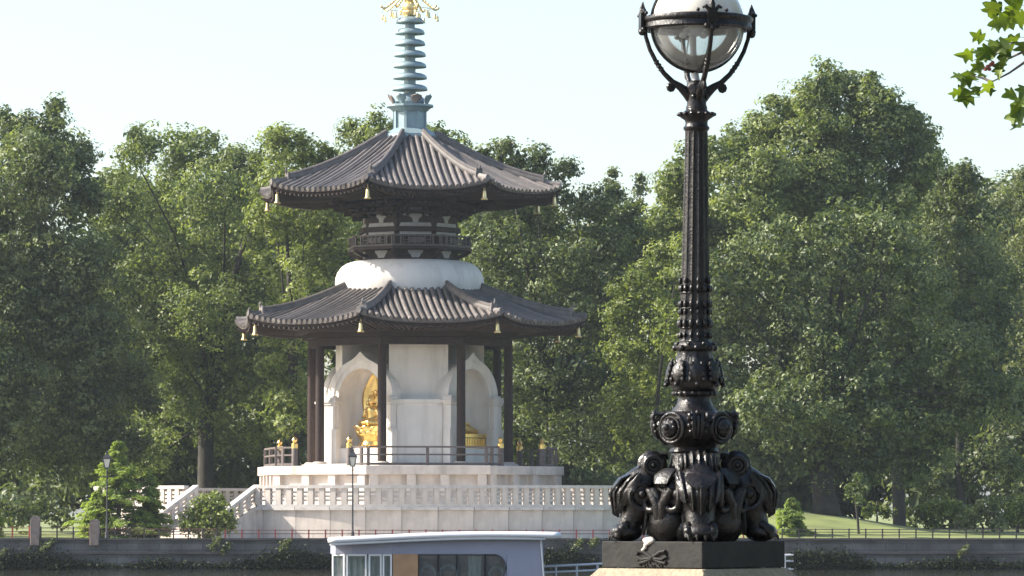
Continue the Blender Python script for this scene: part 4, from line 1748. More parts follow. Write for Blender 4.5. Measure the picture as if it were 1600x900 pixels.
def flute(th, z, r):
    return r * (1 - 0.085 * abs(math.sin(NF * th / 2)) ** 0.6) if 1.03 < z < 2.1 else r


b = MB()
b.lathe([(0.08, 1.015), (0.0795, 1.035), (0.0775, 1.1), (0.0735, 1.3), (0.069, 1.5), (0.065, 1.7), (0.061, 1.9), (0.0585, 2.06), (0.058, 2.09), (0.058, 2.105), (0.058, 2.13)], NF * 10, fn=flute)
shaft = LB(b, 'fluted_shaft', sharp=50)
b = MB()
for row, (z, s) in enumerate(((1.33, 0.9), (1.29, 1.0), (1.21, 1.0), (1.17, 0.8), (1.11, 1.15), (1.05, 0.8))):
    rr = 0.0795 - 0.0215 * (z - 1.035) / 1.06
    for i in range(NF):
        th = 2 * PI * (i + (row % 2) * 0.0) / NF
        if row in (0,) and i % 2:
            continue
        p = pol(rr + 0.003, th, z)
        b.ball(p, (0.0115 * s, 0.0115 * s, 0.019 * s), 8, 6)
    if row in (1, 2, 4):
        b.torus((0, 0, z - 0.022), rr - 0.002, 0.006, 'Z', 28, 6)
o = LB(b, 'husk_ornaments', par=shaft)
o['kind'] = 'stuff'
b = MB()
b.lathe([(0.058, 2.1), (0.066, 2.108), (0.068, 2.118), (0.06, 2.128), (0.057, 2.14), (0.06, 2.155), (0.078, 2.17), (0.09, 2.183), (0.086, 2.192), (0.07, 2.198), (0.058, 2.205), (0.052, 2.22)], 56,
        fn=lambda th, z, r: r * (1 + (0.05 * math.cos(14 * th) if 2.16 < z < 2.195 else 0)))
for i in range(14):
    b.ball(pol(0.088, i * 2 * PI / 14, 2.186), (0.015, 0.015, 0.011), 8, 6)
LB(b, 'leaf_capital')
b = MB()
b.lathe([(0.052, 2.2), (0.056, 2.22), (0.05, 2.235), (0.05, 2.29), (0.056, 2.32), (0.05, 2.345), (0.03, 2.36)], 28)
for i in range(4):
    b.ball(pol(0.05, i * PI / 2 + 0.4, 2.275), 0.014, 8, 6)
hub = LB(b, 'hub')
# arms, ring, globe: the arms stand at 13 degrees off the view
A0 = R(13) - PLR
GZ, GR = 2.652, 0.243
for k in range(4):
    th = A0 + k * PI / 2
    d = pol(1, th)
    t = Vector((math.cos(th), math.sin(th), 0))
    b = MB()
    pts = [q(0.03, 2.27), q(0.055, 2.3), q(0.09, 2.328), q(0.13, 2.352), q(0.175, 2.395), (q(0.215, 2.45)), q(0.25, 2.515), q(0.272, 2.58), q(0.28, 2.635)]
    b.tube(pts, [(0.024, 0.03), (0.022, 0.028), (0.017, 0.02), (0.0145, 0.015), (0.0135, 0.013), (0.013, 0.012), (0.012, 0.0115), (0.0115, 0.011), (0.0125, 0.012)], 10, up=t)
    for j in range(3):
        b.torus(q(0.19 + 0.012 * j, 2.415 + 0.018 * j), 0.012, 0.0045, (d.x * 0.6, d.y * 0.6, 0.75), 12, 6)
    am = LB(b, 'arm', par=hub)
    b = MB()
    pts, rs = [], []
    for j in range(14):
        a = j / 13 * 1.5 * 2 * PI
        r_ = 0.02 * (1 - j / 13 * 0.75)
        pts.append(q(0.135 + r_ * math.sin(a), 2.338 - 0.006 - 0.01 + r_ * math.cos(a)))
        rs.append(0.010)
    b.tube(pts, rs, 8, up=None)
    b.tube([q(0.13, 2.33, -0.012), q(0.13, 2.33, 0.012)], 0.016, 10)
    LB(b, 'scroll_curl', par=am)
    # crown ornament at the ring
    b = MB()
    b.box((q(0.29, 2.655)), (0.05, 0.03, 0.09), th)
    b.tube([q(0.29, 2.69), q(0.291, 2.725), q(0.289, 2.76)], [0.013, 0.016, 0.003], 8)
    for s in (-1, 1):
        b.tube([q(0.29, 2.69, s * 0.012), q(0.29, 2.715, s * 0.035), q(0.29, 2.705, s * 0.05)], [0.01, 0.011, 0.007], 7)
        b.ball(q(0.29, 2.615, s * 0.028), 0.016, 8, 6)
        b.ball(q(0.29, 2.695, s * 0.075), 0.010, 8, 6)
    b.ball(q(0.292, 2.605), 0.02, 8, 6)
    LB(b, 'crown_ornament', par=am)
b = MB()
b.lathe([(0.25, 2.622), (0.272, 2.618), (0.286, 2.626), (0.281, 2.634), (0.278, 2.652), (0.286, 2.66), (0.29, 2.672), (0.284, 2.684), (0.262, 2.69), (0.248, 2.692), (0.248, 2.622)], 64, cap0=False, cap1=False)
ring = LB(b, 'globe_ring')
b = MB()
for k in range(4):
    th = A0 + k * PI / 2 + R(2)
    pts = [pol((GR + 0.004) * math.cos(p), th, GZ + (GR + 0.004) * math.sin(p)) for p in np.linspace(-PI / 2, PI / 2, 30)]
    b2 = MB().tube(pts, [(0.008, 0.009)] * 30, 6)
    LB(b2, 'meridian_rib', par=ring)
b = MB()
pr = [(GR * math.cos(p), GZ + GR * math.sin(p)) for p in np.linspace(-PI / 2 + 0.02, -0.02, 18)]
b.lathe(pr, 48, cap0=False, cap1=False)
LB(b, 'clear_lower_globe', 'globe_clear', par=ring)
b = MB()
pr = [((GR - 0.001) * math.cos(p), GZ + (GR - 0.001) * math.sin(p)) for p in np.linspace(0.06, PI / 2 - 0.02, 18)]
b.lathe(pr, 48, cap0=False)
LB(b, 'white_upper_globe', 'globe_white', par=ring)
b = MB()
pr = [(0.232, 2.675), (0.1, 2.672), (0.02, 2.668)]
b.lathe(pr, 32, cap0=False)
LB(b, 'reflector', 'globe_white', par=ring)
b = MB()
b.tube([(0, 0, 2.34), (-0.02, 0, 2.42), (-0.025, 0, 2.52), (-0.03, 0, 2.6)], [0.022, 0.02, 0.017, 0.02], 10)
b.lathe([(0.02, 2.59), (0.05, 2.61), (0.06, 2.625), (0.03, 2.64)], 16, c=(-0.02, 0, 0))
for j in range(4):
    b.ball(pol(0.075, j * PI / 2, 2.6) + Vector((-0.02, 0, 0)), (0.02, 0.02, 0.016), 8, 6)
    b.tube([Vector((-0.02, 0, 2.62)), pol(0.075, j * PI / 2, 2.6) + Vector((-0.02, 0, 0))], 0.008, 6)
LB(b, 'burner', 'steel', par=ring)
b = MB()
wx, wy = math.cos(-PLR) * -0.06, math.sin(-PLR) * -0.06
b.tube([(wx * 0.2, wy * 0.2, 2.33), (wx * 1.0, wy * 1.0, 2.37), (wx * 1.1, wy * 1.1, 2.42), (wx * 0.9, wy * 0.9, 2.5), (wx * 0.7, wy * 0.7, 2.58)], 0.004, 6)
LB(b, 'cable', 'steel', par=ring)
b = MB()
b.lathe([(0.06, 2.885), (0.07, 2.9), (0.05, 2.93), (0.03, 2.97), (0.045, 3.0), (0.0, 3.06)], 16, cap1=False)
LB(b, 'top_finial', par=ring)

# ------------------------------------------------------------------ moored houseboat
BD = 95.0
BS = FPX / BD


def bx(px):
    return (px - 800) / BS


def bz(py):
    return EYE - (py - 800) / BS


boat = thing('houseboat', 'grey-blue houseboat cabin with flat white roof moored below the terrace', 'boat', (0, BD, WATER_Z))
ZW = WATER_Z
b = MB()
xa, xb_ = bx(505), bx(905)
hull = [(xa - 1.5, 0.2), (xa - 0.8, -0.9), (xb_, -1.1), (xb_ + 2.5, -0.8), (xb_ + 4.5, 0.9), (xb_ + 2.5, 2.6), (xb_, 2.9), (xa - 0.8, 2.7)]
b.prism(hull, -0.4, 0.5)
b.build('hull', M['boathull'], boat, bevel=0.05)
# cabin wall: plan line with a rounded left corner; local y = depth
x0, x1 = bx(517), bx(849)
zc0, zc1 = 0.5, bz(846) - ZW
zc1r = bz(839) - ZW
plan = [(x0 - 0.06, 0.9), (x0 - 0.02, 0.42), (x0 + 0.1, 0.22), (x0 + 0.45, 0.12), (x0 + 1.3, 0.0), (x1, 0.0), (x1, 2.2), (x0 - 0.06, 2.2)]
wz0, wz1 = bz(909) - ZW, bz(865.5) - ZW


def top_z(x):
    return zc1 + (zc1r - zc1) * (x - x0) / (x1 - x0)


def wall_y(x):
    for (ax, ay), (bx_, by_) in zip(plan[:5], plan[1:6]):
        if ax <= x <= bx_:
            return ay + (by_ - ay) * (x - ax) / (bx_ - ax)
    return 0.0


cab = MB()
# wall strips: below windows, above windows, and the solid right end with the rounded window end
xs = sorted(set([p[0] for p in plan[1:6]] + [bx(792)]))
wr = bx(791)
for i in range(len(xs) - 1):
    xa_, xb2 = xs[i], xs[i + 1]
    ya, yb = wall_y(xa_), wall_y(xb2)
    if xb2 <= bx(792) + 1e-6:
        segs = [(zc0, zc0, wz0, wz0), (wz1, wz1, top_z(xa_), top_z(xb2))]
    else:
        segs = [(zc0, zc0, top_z(xa_), top_z(xb2))]
    for (a0_, b0_, a1_, b1_) in segs:
        vs_ = [(xa_, ya, a0_), (xb2, yb, b0_), (xb2, yb, b1_), (xa_, ya, a1_), (xa_, ya + 0.06, a0_), (xb2, yb + 0.06, b0_), (xb2, yb + 0.06, b1_), (xa_, ya + 0.06, a1_)]
        cab.add(vs_, [(0, 1, 2, 3), (7, 6, 5, 4), (0, 4, 5, 1), (3, 2, 6, 7), (1, 5, 6, 2), (0, 3, 7, 4)])
# end walls and back
for (ax, ay), (bx_, by_) in zip(plan[5:7], plan[6:8]):
    vs_ = [(ax, ay, zc0), (bx_, by_, zc0), (bx_, by_, top_z(bx_)), (ax, ay, top_z(ax))]
    cab.add(vs_, [(0, 1, 2, 3)])
cab.add([(plan[1][0], plan[1][1], zc0), (plan[7][0], plan[7][1], zc0), (plan[7][0], plan[7][1], zc1), (plan[1][0], plan[1][1], zc1)], [(0, 1, 2, 3)])
# rounded corners filling the right window end
for (zc_, s) in ((wz1, -1), (wz0, 1)):
    rc = 0.25
    xr = bx(790.5)
    pts = [(xr, zc_)]
    for i in range(7):
        a = PI / 2 * i / 6
        pts.append((xr - rc + rc * math.sin(a), zc_ + s * (rc - rc * math.cos(a))))
    pts = [(xr + 0.012, zc_)] + pts[1:] + [(xr + 0.012, zc_ + s * rc)]
    n = len(pts)
    vs_ = [(p[0], 0.004, p[1]) for p in pts] + [(p[0], 0.05, p[1]) for p in pts]
    cab.add(vs_, [tuple(range(n)), tuple(range(2 * n - 1, n - 1, -1))] + [(i, (i + 1) % n, n + (i + 1) % n, n + i) for i in range(n)])
cab.build('cabin_wall', M['boatblue'], boat)
# interior back panel
MB().box(((x0 + x1) / 2, 1.4, (zc0 + zc1) / 2), (x1 - x0 - 0.3, 0.05, zc1 - zc0 - 0.1)).build('cabin_interior', M['inside'], boat)
# windows
wins = [(519.5, 539.5, 'light'), (541.5, 573.5, 'light'), (576.5, 597, 'light'), (598.5, 613, 'light'), (655, 684, 'dark'), (686, 713, 'dark'), (715, 757, 'dark'), (759, 790, 'dark')]
for (pa, pb, kind) in wins:
    xa_, xb2 = bx(pa), bx(pb)
    ya, yb = wall_y(xa_), wall_y(xb2)
    ang = math.atan2(yb - ya, xb2 - xa_)
    cx, cy = (xa_ + xb2) / 2, (ya + yb) / 2
    w = math.hypot(xb2 - xa_, yb - ya)
    fm = M['frame'] if kind == 'light' else M['darkframe']
    fw = 0.035 if kind == 'light' else 0.028
    b = MB()
    cs, sn = math.cos(ang), math.sin(ang)
    zm, h = (wz0 + wz1) / 2, wz1 - wz0 - 0.01
    for s in (-1, 1):
        b.box((cx + cs * s * (w / 2 - fw / 2), cy + sn * s * (w / 2 - fw / 2) + 0.01, zm), (fw, 0.07, h), ang)
        b.box((cx, cy + 0.01, zm + s * (h / 2 - fw / 2)), (w - 2 * fw - 0.002, 0.068, fw), ang)
    if pb == 790:
        b = MB()
        rc_ = 0.24
        hw2, hh2 = w / 2 - 0.012, h / 2 - 0.012
        pts = [(-hw2, -hh2), (0, -hh2)]
        pts += [(hw2 - rc_ + rc_ * math.sin(a), -hh2 + rc_ - rc_ * math.cos(a)) for a in np.linspace(0, PI / 2, 7)]
        pts += [(hw2 - rc_ + rc_ * math.cos(a), hh2 - rc_ + rc_ * math.sin(a)) for a in np.linspace(0, PI / 2, 7)]
        pts += [(0, hh2), (-hw2, hh2), (-hw2, -hh2)]
        b.tube([(cx + x_, cy + 0.0, zm + z_) for x_, z_ in pts], 0.017, 6, up=(0, 1, 0))
    f = b.build('window_frame', fm, boat)
    b = MB()
    b.box((cx, cy + 0.02, zm), (w - 2 * fw - 0.002, 0.008, h - 2 * fw - 0.002), ang)
    b.build('pane', M['boat_glass'], f)
b = MB()
b.box(((bx(614) + bx(653.5)) / 2, wall_y(bx(633)) + 0.02, (wz0 + wz1) / 2), (bx(653.5) - bx(614), 0.05, wz1 - wz0 - 0.004), math.atan2(wall_y(bx(653)) - wall_y(bx(614)), bx(653) - bx(614)))
b.build('boarded_panel', M['tan'], boat)
b = MB()
n = 12
b.grid(lambda u, v: (bx(732) + (bx(752) - bx(732)) * u, 0.12 + 0.02 * math.sin(u * 18), wz0 + (wz1 - wz0) * v), 24, 1)
b.build('curtain', M['curtain'], boat)
b = MB()
b.grid(lambda u, v: (bx(519) + (bx(612) - bx(519)) * u, 0.55 - 0.2 * u + 0.02 * math.sin(u * 60), wz0 + (wz1 - wz0) * v), 60, 1)
b.build('net_curtain', M['curtain'], boat)
for (pc, rr_) in ((668, 0.16), (700, 0.18), (775, 0.15)):  # pale seat shapes made up to imitate arcs reflected in the panes
    b = MB()
    b.tube([(bx(pc) + rr_ * math.cos(a), 0.5, wz0 + 0.12 + rr_ * 1.3 * math.sin(a)) for a in np.linspace(0, PI, 12)], [(0.035, 0.03)] * 12, 8)
    b.box((bx(pc), 0.5, wz0 + 0.02), (rr_ * 2.1, 0.3, 0.16))
    b.build('reflected_arc', M['curtain'], boat)
MB().box(((bx(655) + bx(790)) / 2, 0.9, wz0 + 0.1), (bx(790) - bx(655), 0.3, 0.2)).build('inner_ledge', M['tan'], boat)
# roof: slightly cambered white slab with a rounded lip and a grey gutter strip below
rfm = MB()
xr0, xr1 = bx(513), bx(876)


def roof_pt(u, v):
    x = xr0 + (xr1 - xr0) * u
    y = -0.22 + 2.7 * v
    z = zc1 + 0.055 + (zc1r - zc1 + 0.02) * u + 0.055 * math.sin(PI * min(1, u * 1.02) ** 1.2) + 0.03 * math.sin(PI * v) - 0.05 * max(0, u - 0.9) * 8 * (u - 0.9)
    return (x, y, z)


rfm.grid(roof_pt, 28, 6)
o = rfm.build('roof', M['boatwhite'], boat)
m_ = o.modifiers.new('thickness', 'SOLIDIFY')
m_.thickness = 0.085
m_.offset = -1
b = MB()
b.grid(lambda u, v: (xr0 + 0.04 + (bx(852) - xr0 - 0.04) * u, -0.12, roof_pt(u * 0.93, 0)[2] - 0.09 - 0.05 * v), 20, 1)
o2 = b.build('gutter_strip', M['frame'], boat)
m_ = o2.modifiers.new('thickness', 'SOLIDIFY')
m_.thickness = 0.08
b = MB().tube([(bx(845), -0.03, roof_pt(0.9, 0)[2] - 0.12), (bx(849.5), -0.03, 1.6), (bx(849.5), -0.03, 0.55)], 0.02, 6)
b.build('downpipe', M['frame'], boat)

# gangway with handrail
gw = thing('gangway', 'pale metal gangway handrail sloping up behind the lamp plinth', 'gangway', (bx(850), BD + 0.8, WATER_Z))
L0 = bx(1243) - bx(850)
h0, h1 = bz(886) - WATER_Z, bz(867.5) - WATER_Z
b = MB()
b.add([(0, 0, h0 - 1.0), (L0, 0, h1 - 1.0), (L0, 1.1, h1 - 1.0), (0, 1.1, h0 - 1.0), (0, 0, h0 - 1.1), (L0, 0, h1 - 1.1), (L0, 1.1, h1 - 1.1), (0, 1.1, h0 - 1.1)], [(0, 1, 2, 3), (7, 6, 5, 4), (0, 4, 5, 1), (1, 5, 6, 2), (2, 6, 7, 3), (3, 7, 4, 0)])
b.build('walkway', M['steel'], gw)
for y in (0.05, 1.05):
    for dz in (0.0, -0.13, -0.3):
        MB().tube([(0, y, h0 + dz), (L0 / 2, y, (h0 + h1) / 2 + dz), (L0, y, h1 + dz)], 0.022 if dz == 0 else 0.016, 6).build('rail', M['steel'], gw)
    n = 12
    for i in range(n):
        u = (i + 0.6) / n
        z = h0 + (h1 - h0) * u
        MB().tube([(L0 * u, y, z - 1.0), (L0 * u, y, z)], 0.018, 6).build('post', M['steel'], gw)
pt = thing('pontoon', 'dark floating pontoon carrying the gangway below the frame', 'pontoon', (bx(1240), BD + 1.3, WATER_Z))
MB().box((0, 0, 0.02), (5.0, 4.0, 0.9)).build('float', M['boathull'], pt, bevel=0.04)
MB().box((-1.0, 0, (h1 - 1.1 + 0.47) / 2), (1.8, 1.4, max(0.1, h1 - 1.1 - 0.47))).build('landing_block', M['steel'], pt)


# ------------------------------------------------------------------ vegetation
def leaf_mesh(name, C_, N_, size, tone, m, aspect=0.62, droop=None, fold=0.18):
    """kite-shaped leaf quads. C_ centres (n,3), N_ normals (n,3)"""
    n = len(C_)
    N_ = N_ / np.maximum(1e-6, np.linalg.norm(N_, axis=1))[:, None]
    r = rng.normal(size=(n, 3))
    if droop is not None:
        r = r * (1 - droop) + np.array([0, 0, -1.0]) * droop
    U = r - (r * N_).sum(1)[:, None] * N_
    U /= np.maximum(1e-6, np.linalg.norm(U, axis=1))[:, None]
    V = np.cross(N_, U)
    s = size[:, None]
    a = C_ - U * s * 0.5
    b = C_ + V * s * aspect * 0.5 - U * s * 0.08 + N_ * s * fold
    c = C_ + U * s * 0.5
    d = C_ - V * s * aspect * 0.5 - U * s * 0.08 + N_ * s * fold
    vs_ = np.stack([a, b, c, d], 1).reshape(-1, 3).astype(np.float32)
    me = bpy.data.meshes.new(name)
    me.vertices.add(n * 4)
    me.vertices.foreach_set('co', vs_.ravel())
    # two triangles folded on the midrib a-c
    idx = np.arange(n)[:, None] * 4
    tri = np.concatenate([idx + np.array([[0, 2, 1]]), idx + np.array([[0, 3, 2]])], 1).astype(np.int32).ravel()
    me.loops.add(n * 6)
    me.loops.foreach_set('vertex_index', tri)
    me.polygons.add(n * 2)
    me.polygons.foreach_set('loop_start', np.arange(n * 2, dtype=np.int32) * 3)
    me.polygons.foreach_set('loop_total', np.full(n * 2, 3, dtype=np.int32))
    at_ = me.attributes.new('tone', 'FLOAT', 'FACE')
    at_.data.foreach_set('value', np.repeat(tone, 2).astype(np.float32))
    me.materials.append(m)
    me.update(calc_edges=True)
    return me


def unit(n):
    v = rng.normal(size=(n, 3))
    return v / np.linalg.norm(v, axis=1)[:, None]


def crown_points(lobes, clump_density=1.0, leaves=26, cr=(0.45, 1.0), leaf=(0.2, 0.38), inner=0.25):
    """lobes: (centre Vector, radius) in metres -> leaf centres, normals, sizes, tones"""
    Cs, Ns, Ss, Ts = [], [], [], []
    LC = np.array([list(c) for c, r in lobes])
    LR = np.array([r for c, r in lobes])
    for i, (c, r) in enumerate(lobes):
        nc = max(6, int(4 * PI * r * r * 0.62 * clump_density))
        d = unit(nc)
        # uneven surface
        bump = 1 + 0.14 * np.sin(d[:, 0] * 5 + i) * np.sin(d[:, 2] * 6 + 2 * i) + 0.1 * rng.normal(size=nc)
        cc = np.array(list(c)) + d * (r * 0.93 * bump)[:, None] * np.array([1, 1, 0.9])
        # skip clumps buried in other lobes
        dist = np.linalg.norm(cc[:, None, :] - LC[None], axis=2) / LR[None]
        dist[:, i] = 9
        keep = (dist.min(1) > 0.62)
        cc, d = cc[keep], d[keep]
        for j in range(len(cc)):
            rc = rng.uniform(*cr) * (0.8 if r < 1.2 else 1.0)
            nl = max(5, int(leaves * (rc / 0.7) ** 2 * rng.uniform(0.7, 1.3)))
            u = unit(nl)
            rad = rng.uniform(0.35, 1.0, nl) ** 0.5
            p = cc[j] + u * (rad * rc)[:, None] * np.array([1.1, 1.1, 0.7])
            nrm = u * 0.95 + d[j] * 0.55 + np.array([0, 0, 0.4]) + rng.normal(size=(nl, 3)) * 0.42
            Cs.append(p)
            Ns.append(nrm)
            Ss.append(rng.uniform(leaf[0] * 0.8, leaf[1] * 1.1, nl) * rng.uniform(0.75, 1.2))
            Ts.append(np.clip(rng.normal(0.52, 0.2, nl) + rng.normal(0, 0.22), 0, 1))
        # sparse inner leaves
        ni = int(len(cc) * min(leaves, 30) * inner)
        u = unit(ni)
        p = np.array(list(c)) + u * (r * rng.uniform(0.2, 0.85, ni))[:, None]
        Cs.append(p)
        Ns.append(unit(ni) + np.array([0, 0, 0.5]))
        Ss.append(rng.uniform(leaf[0], leaf[1], ni) * 1.7)
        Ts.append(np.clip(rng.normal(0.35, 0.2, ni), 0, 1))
    return np.concatenate(Cs), np.concatenate(Ns), np.concatenate(Ss), np.concatenate(Ts)


def tree(name, label, d, trunk_px, lobes_px, m, trunk_r=0.55, group='tall park trees behind the pagoda', dens=0.8, leaf=(0.17, 0.29), leaves=48, cr=(0.4, 0.9), base_z=None, depth=1.5, inner=0.4, cat='tree', limbs=True, fork=0.35, sub=3):
    bx_ = at(trunk_px, 800, d).x
    gz = ground_z(bx_, d) if base_z is None else base_z
    t = thing(name, label, cat, (bx_, d, gz - 0.1), 0, group)
    lobes = []
    for (px, py, rp) in lobes_px:
        p = at(px, py, d)
        r = rp * d / FPX
        dy_ = abs(random.gauss(0, 1)) * r * depth
        p.y += -dy_ if random.random() < 0.62 else dy_
        lobes.append((p - t.location, r))
        if r > 0.9 and cat == 'tree':
            for q_ in range(sub):
                dv = Vector((random.gauss(0, 1), random.gauss(0, 1), random.gauss(0.35, 0.8))).normalized()
                rs_ = r * random.uniform(0.38, 0.58)
                lobes.append((p - t.location + dv * (r * random.uniform(0.72, 0.95)), rs_))
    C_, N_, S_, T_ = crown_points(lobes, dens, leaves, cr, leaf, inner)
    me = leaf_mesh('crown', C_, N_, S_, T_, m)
    o = bpy.data.objects.new('crown', me)
    col.objects.link(o)
    o.parent = t
    if limbs:
        b = MB()
        zs = [c.z for c, r in lobes]
        ztop = max(zs)
        zf = max(1.5, min(zs) * 0.5 + fork * 4)
        top = max(lobes, key=lambda q: q[0].z)[0]
        mid = Vector((top.x * 0.35, top.y * 0.3, zf + (ztop - zf) * 0.45))
        top = mid.lerp(top, 0.72)
        path = [Vector((0, 0, 0)), Vector((0.02, 0, 0.5)), Vector((random.uniform(-0.15, 0.15), 0.1, zf * 0.5)), Vector((random.uniform(-0.2, 0.2), 0.1, zf)), mid, top]
        b.tube(path, [trunk_r * 1.35, trunk_r * 1.05, trunk_r * 0.92, trunk_r * 0.85, trunk_r * 0.45, 0.04], 10)
        for (c, r) in [q_ for q_ in lobes[1:] if q_[1] > 1.0][::3]:
            s = random.uniform(0.1, 0.75)
            k0 = path[3].lerp(mid, s)
            if c.z < k0.z:
                k0 = path[3]
            m1 = k0.lerp(c, 0.5) + Vector((0, 0, 0.12 * (c - k0).length * (1 if c.z > k0.z else -0.3)))
            rr = trunk_r * (0.24 if r > 1.5 else 0.16)
            b.tube([k0, m1, c, c + (c - m1).normalized() * r * 0.5], [rr, rr * 0.7, rr * 0.35, 0.03], 6)
        b.build('trunk', M['bark'], t, sharp=180)
    return t


# offscreen trees on the left shade the left bank
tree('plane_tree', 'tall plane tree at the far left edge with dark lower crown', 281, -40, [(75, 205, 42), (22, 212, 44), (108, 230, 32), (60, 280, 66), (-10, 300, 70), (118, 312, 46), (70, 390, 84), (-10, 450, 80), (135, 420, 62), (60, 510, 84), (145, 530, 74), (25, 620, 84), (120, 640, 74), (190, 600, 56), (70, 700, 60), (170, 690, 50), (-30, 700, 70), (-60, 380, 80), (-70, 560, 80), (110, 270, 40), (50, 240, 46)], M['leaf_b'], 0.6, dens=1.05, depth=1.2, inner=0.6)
tree('plane_tree', 'broad plane tree with forked trunk between the left tree and the pagoda', 301, 320, [(262, 222, 40), (215, 248, 34), (303, 235, 40), (350, 262, 36), (250, 305, 66), (330, 325, 60), (195, 335, 42), (398, 300, 50), (280, 410, 74), (375, 395, 66), (225, 445, 58), (435, 375, 52), (330, 490, 70), (245, 545, 60), (415, 480, 58), (370, 585, 52), (445, 570, 50), (250, 620, 46), (385, 248, 30), (428, 242, 34), (165, 280, 34), (150, 330, 40), (300, 640, 46), (355, 680, 44), (235, 700, 48), (410, 660, 46), (290, 560, 50)], M['leaf_a'], 0.62, fork=1.3)
tree('plane_tree', 'sunlit tree close behind the left side of the pagoda roofs', 277, 462, [(452, 248, 36), (488, 245, 30), (505, 290, 30), (470, 320, 46), (515, 372, 38), (440, 345, 40), (500, 430, 46), (450, 420, 46), (535, 330, 26), (440, 590, 36), (455, 650, 42), (440, 510, 40), (500, 520, 36), (420, 290, 40), (520, 262, 26)], M['leaf_c'], 0.42)
tree('plane_tree', 'tree directly behind the spire and upper roof', 297, 640, [(552, 215, 30), (600, 218, 34), (645, 225, 36), (697, 228, 32), (730, 245, 28), (560, 268, 46), (660, 295, 56), (600, 375, 74), (700, 395, 74), (640, 480, 80), (600, 580, 70), (720, 570, 70)], M['leaf_a'], 0.55, dens=0.8)
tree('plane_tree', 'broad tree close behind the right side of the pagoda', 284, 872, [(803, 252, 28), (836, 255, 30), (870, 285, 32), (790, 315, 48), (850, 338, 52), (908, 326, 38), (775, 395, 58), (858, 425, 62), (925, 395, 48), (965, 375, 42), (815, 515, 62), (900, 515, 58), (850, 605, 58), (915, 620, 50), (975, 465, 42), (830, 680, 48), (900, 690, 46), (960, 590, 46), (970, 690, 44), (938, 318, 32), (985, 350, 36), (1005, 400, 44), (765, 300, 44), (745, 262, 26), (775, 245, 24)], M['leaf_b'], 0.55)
tree('poplar', 'slender poplar tip rising behind the broad trees, the left of two', 335, 957, [(957, 272, 9), (956, 290, 14), (955, 315, 18), (955, 345, 20), (956, 380, 22)], M['leaf_far'], 0.3, 'poplars behind the trees', dens=1.6, cr=(0.3, 0.6), leaf=(0.18, 0.3))
tree('poplar', 'slender poplar tip nearest the lamp post, the right of two', 335, 1001, [(1000, 280, 10), (1001, 296, 15), (1000, 320, 17), (1001, 350, 19), (1000, 385, 20)], M['leaf_far'], 0.3, 'poplars behind the trees', dens=1.6, cr=(0.3, 0.6), leaf=(0.18, 0.3))
tree('plane_tree', 'giant plane tree with the highest crown right of the lamp', 288, 1405, [(1300, 130, 33), (1340, 132, 30), (1262, 148, 34), (1380, 162, 32), (1230, 185, 38), (1300, 195, 52), (1368, 215, 46), (1428, 198, 29), (1448, 215, 24), (1195, 212, 36), (1150, 232, 38), (1110, 252, 38), (1070, 278, 42), (1250, 275, 62), (1330, 295, 62), (1170, 315, 62), (1090, 345, 56), (1050, 305, 36), (1415, 295, 42), (1440, 258, 26), (1040, 375, 46), (1130, 400, 50), (1380, 330, 50), (1225, 335, 46), (1265, 335, 46), (1210, 285, 40), (1290, 250, 46), (1405, 195, 34), (1400, 240, 44), (1445, 235, 34), (1345, 180, 40), (1260, 215, 44)], M['leaf_a'], 0.42, dens=1.15, depth=1.1, inner=0.6)
tree('plane_tree', 'sunlit leafy tree bulging out left of the lamp post', 277, 1015, [(1000, 465, 38), (1040, 440, 38), (975, 500, 32), (1010, 530, 46), (965, 560, 32), (1000, 610, 46), (975, 640, 36), (1030, 600, 42), (1000, 685, 36), (1040, 680, 34), (1050, 520, 40), (1060, 400, 34)], M['leaf_c'], 0.22)
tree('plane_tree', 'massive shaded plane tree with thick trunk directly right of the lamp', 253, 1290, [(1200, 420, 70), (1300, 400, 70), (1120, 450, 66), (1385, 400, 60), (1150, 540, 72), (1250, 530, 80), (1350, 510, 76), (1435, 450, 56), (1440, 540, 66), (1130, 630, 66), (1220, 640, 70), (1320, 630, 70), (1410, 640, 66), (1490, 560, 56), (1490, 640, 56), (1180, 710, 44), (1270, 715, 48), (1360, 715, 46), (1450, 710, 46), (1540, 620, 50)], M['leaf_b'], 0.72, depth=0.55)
tree('plane_tree', 'dark round-topped tree right of the giant plane', 292, 1500, [(1490, 278, 32), (1515, 285, 28), (1475, 335, 50), (1525, 345, 46), (1500, 425, 66), (1555, 440, 56), (1545, 525, 60), (1480, 500, 60), (1560, 620, 56), (1500, 735, 40), (1555, 725, 42), (1460, 745, 34)], M['leaf_b'], 0.36, dens=1.0, depth=1.1, inner=0.6)
tree('plane_tree', 'paler tree at the far right edge', 312, 1600, [(1595, 285, 32), (1570, 318, 32), (1605, 365, 56), (1590, 455, 56), (1640, 430, 66), (1600, 555, 56), (1600, 640, 56), (1650, 330, 60), (1650, 580, 70)], M['leaf_far'], 0.5)
tree('plane_tree', 'outer tree beyond the left edge shading the bank', 285, -260, [(-200, 260, 90), (-260, 180, 80), (-180, 400, 110), (-300, 360, 120), (-190, 560, 110), (-300, 560, 120), (-180, 690, 80)], M['leaf_b'], 0.6, dens=0.6, leaf=(0.35, 0.6), leaves=16)

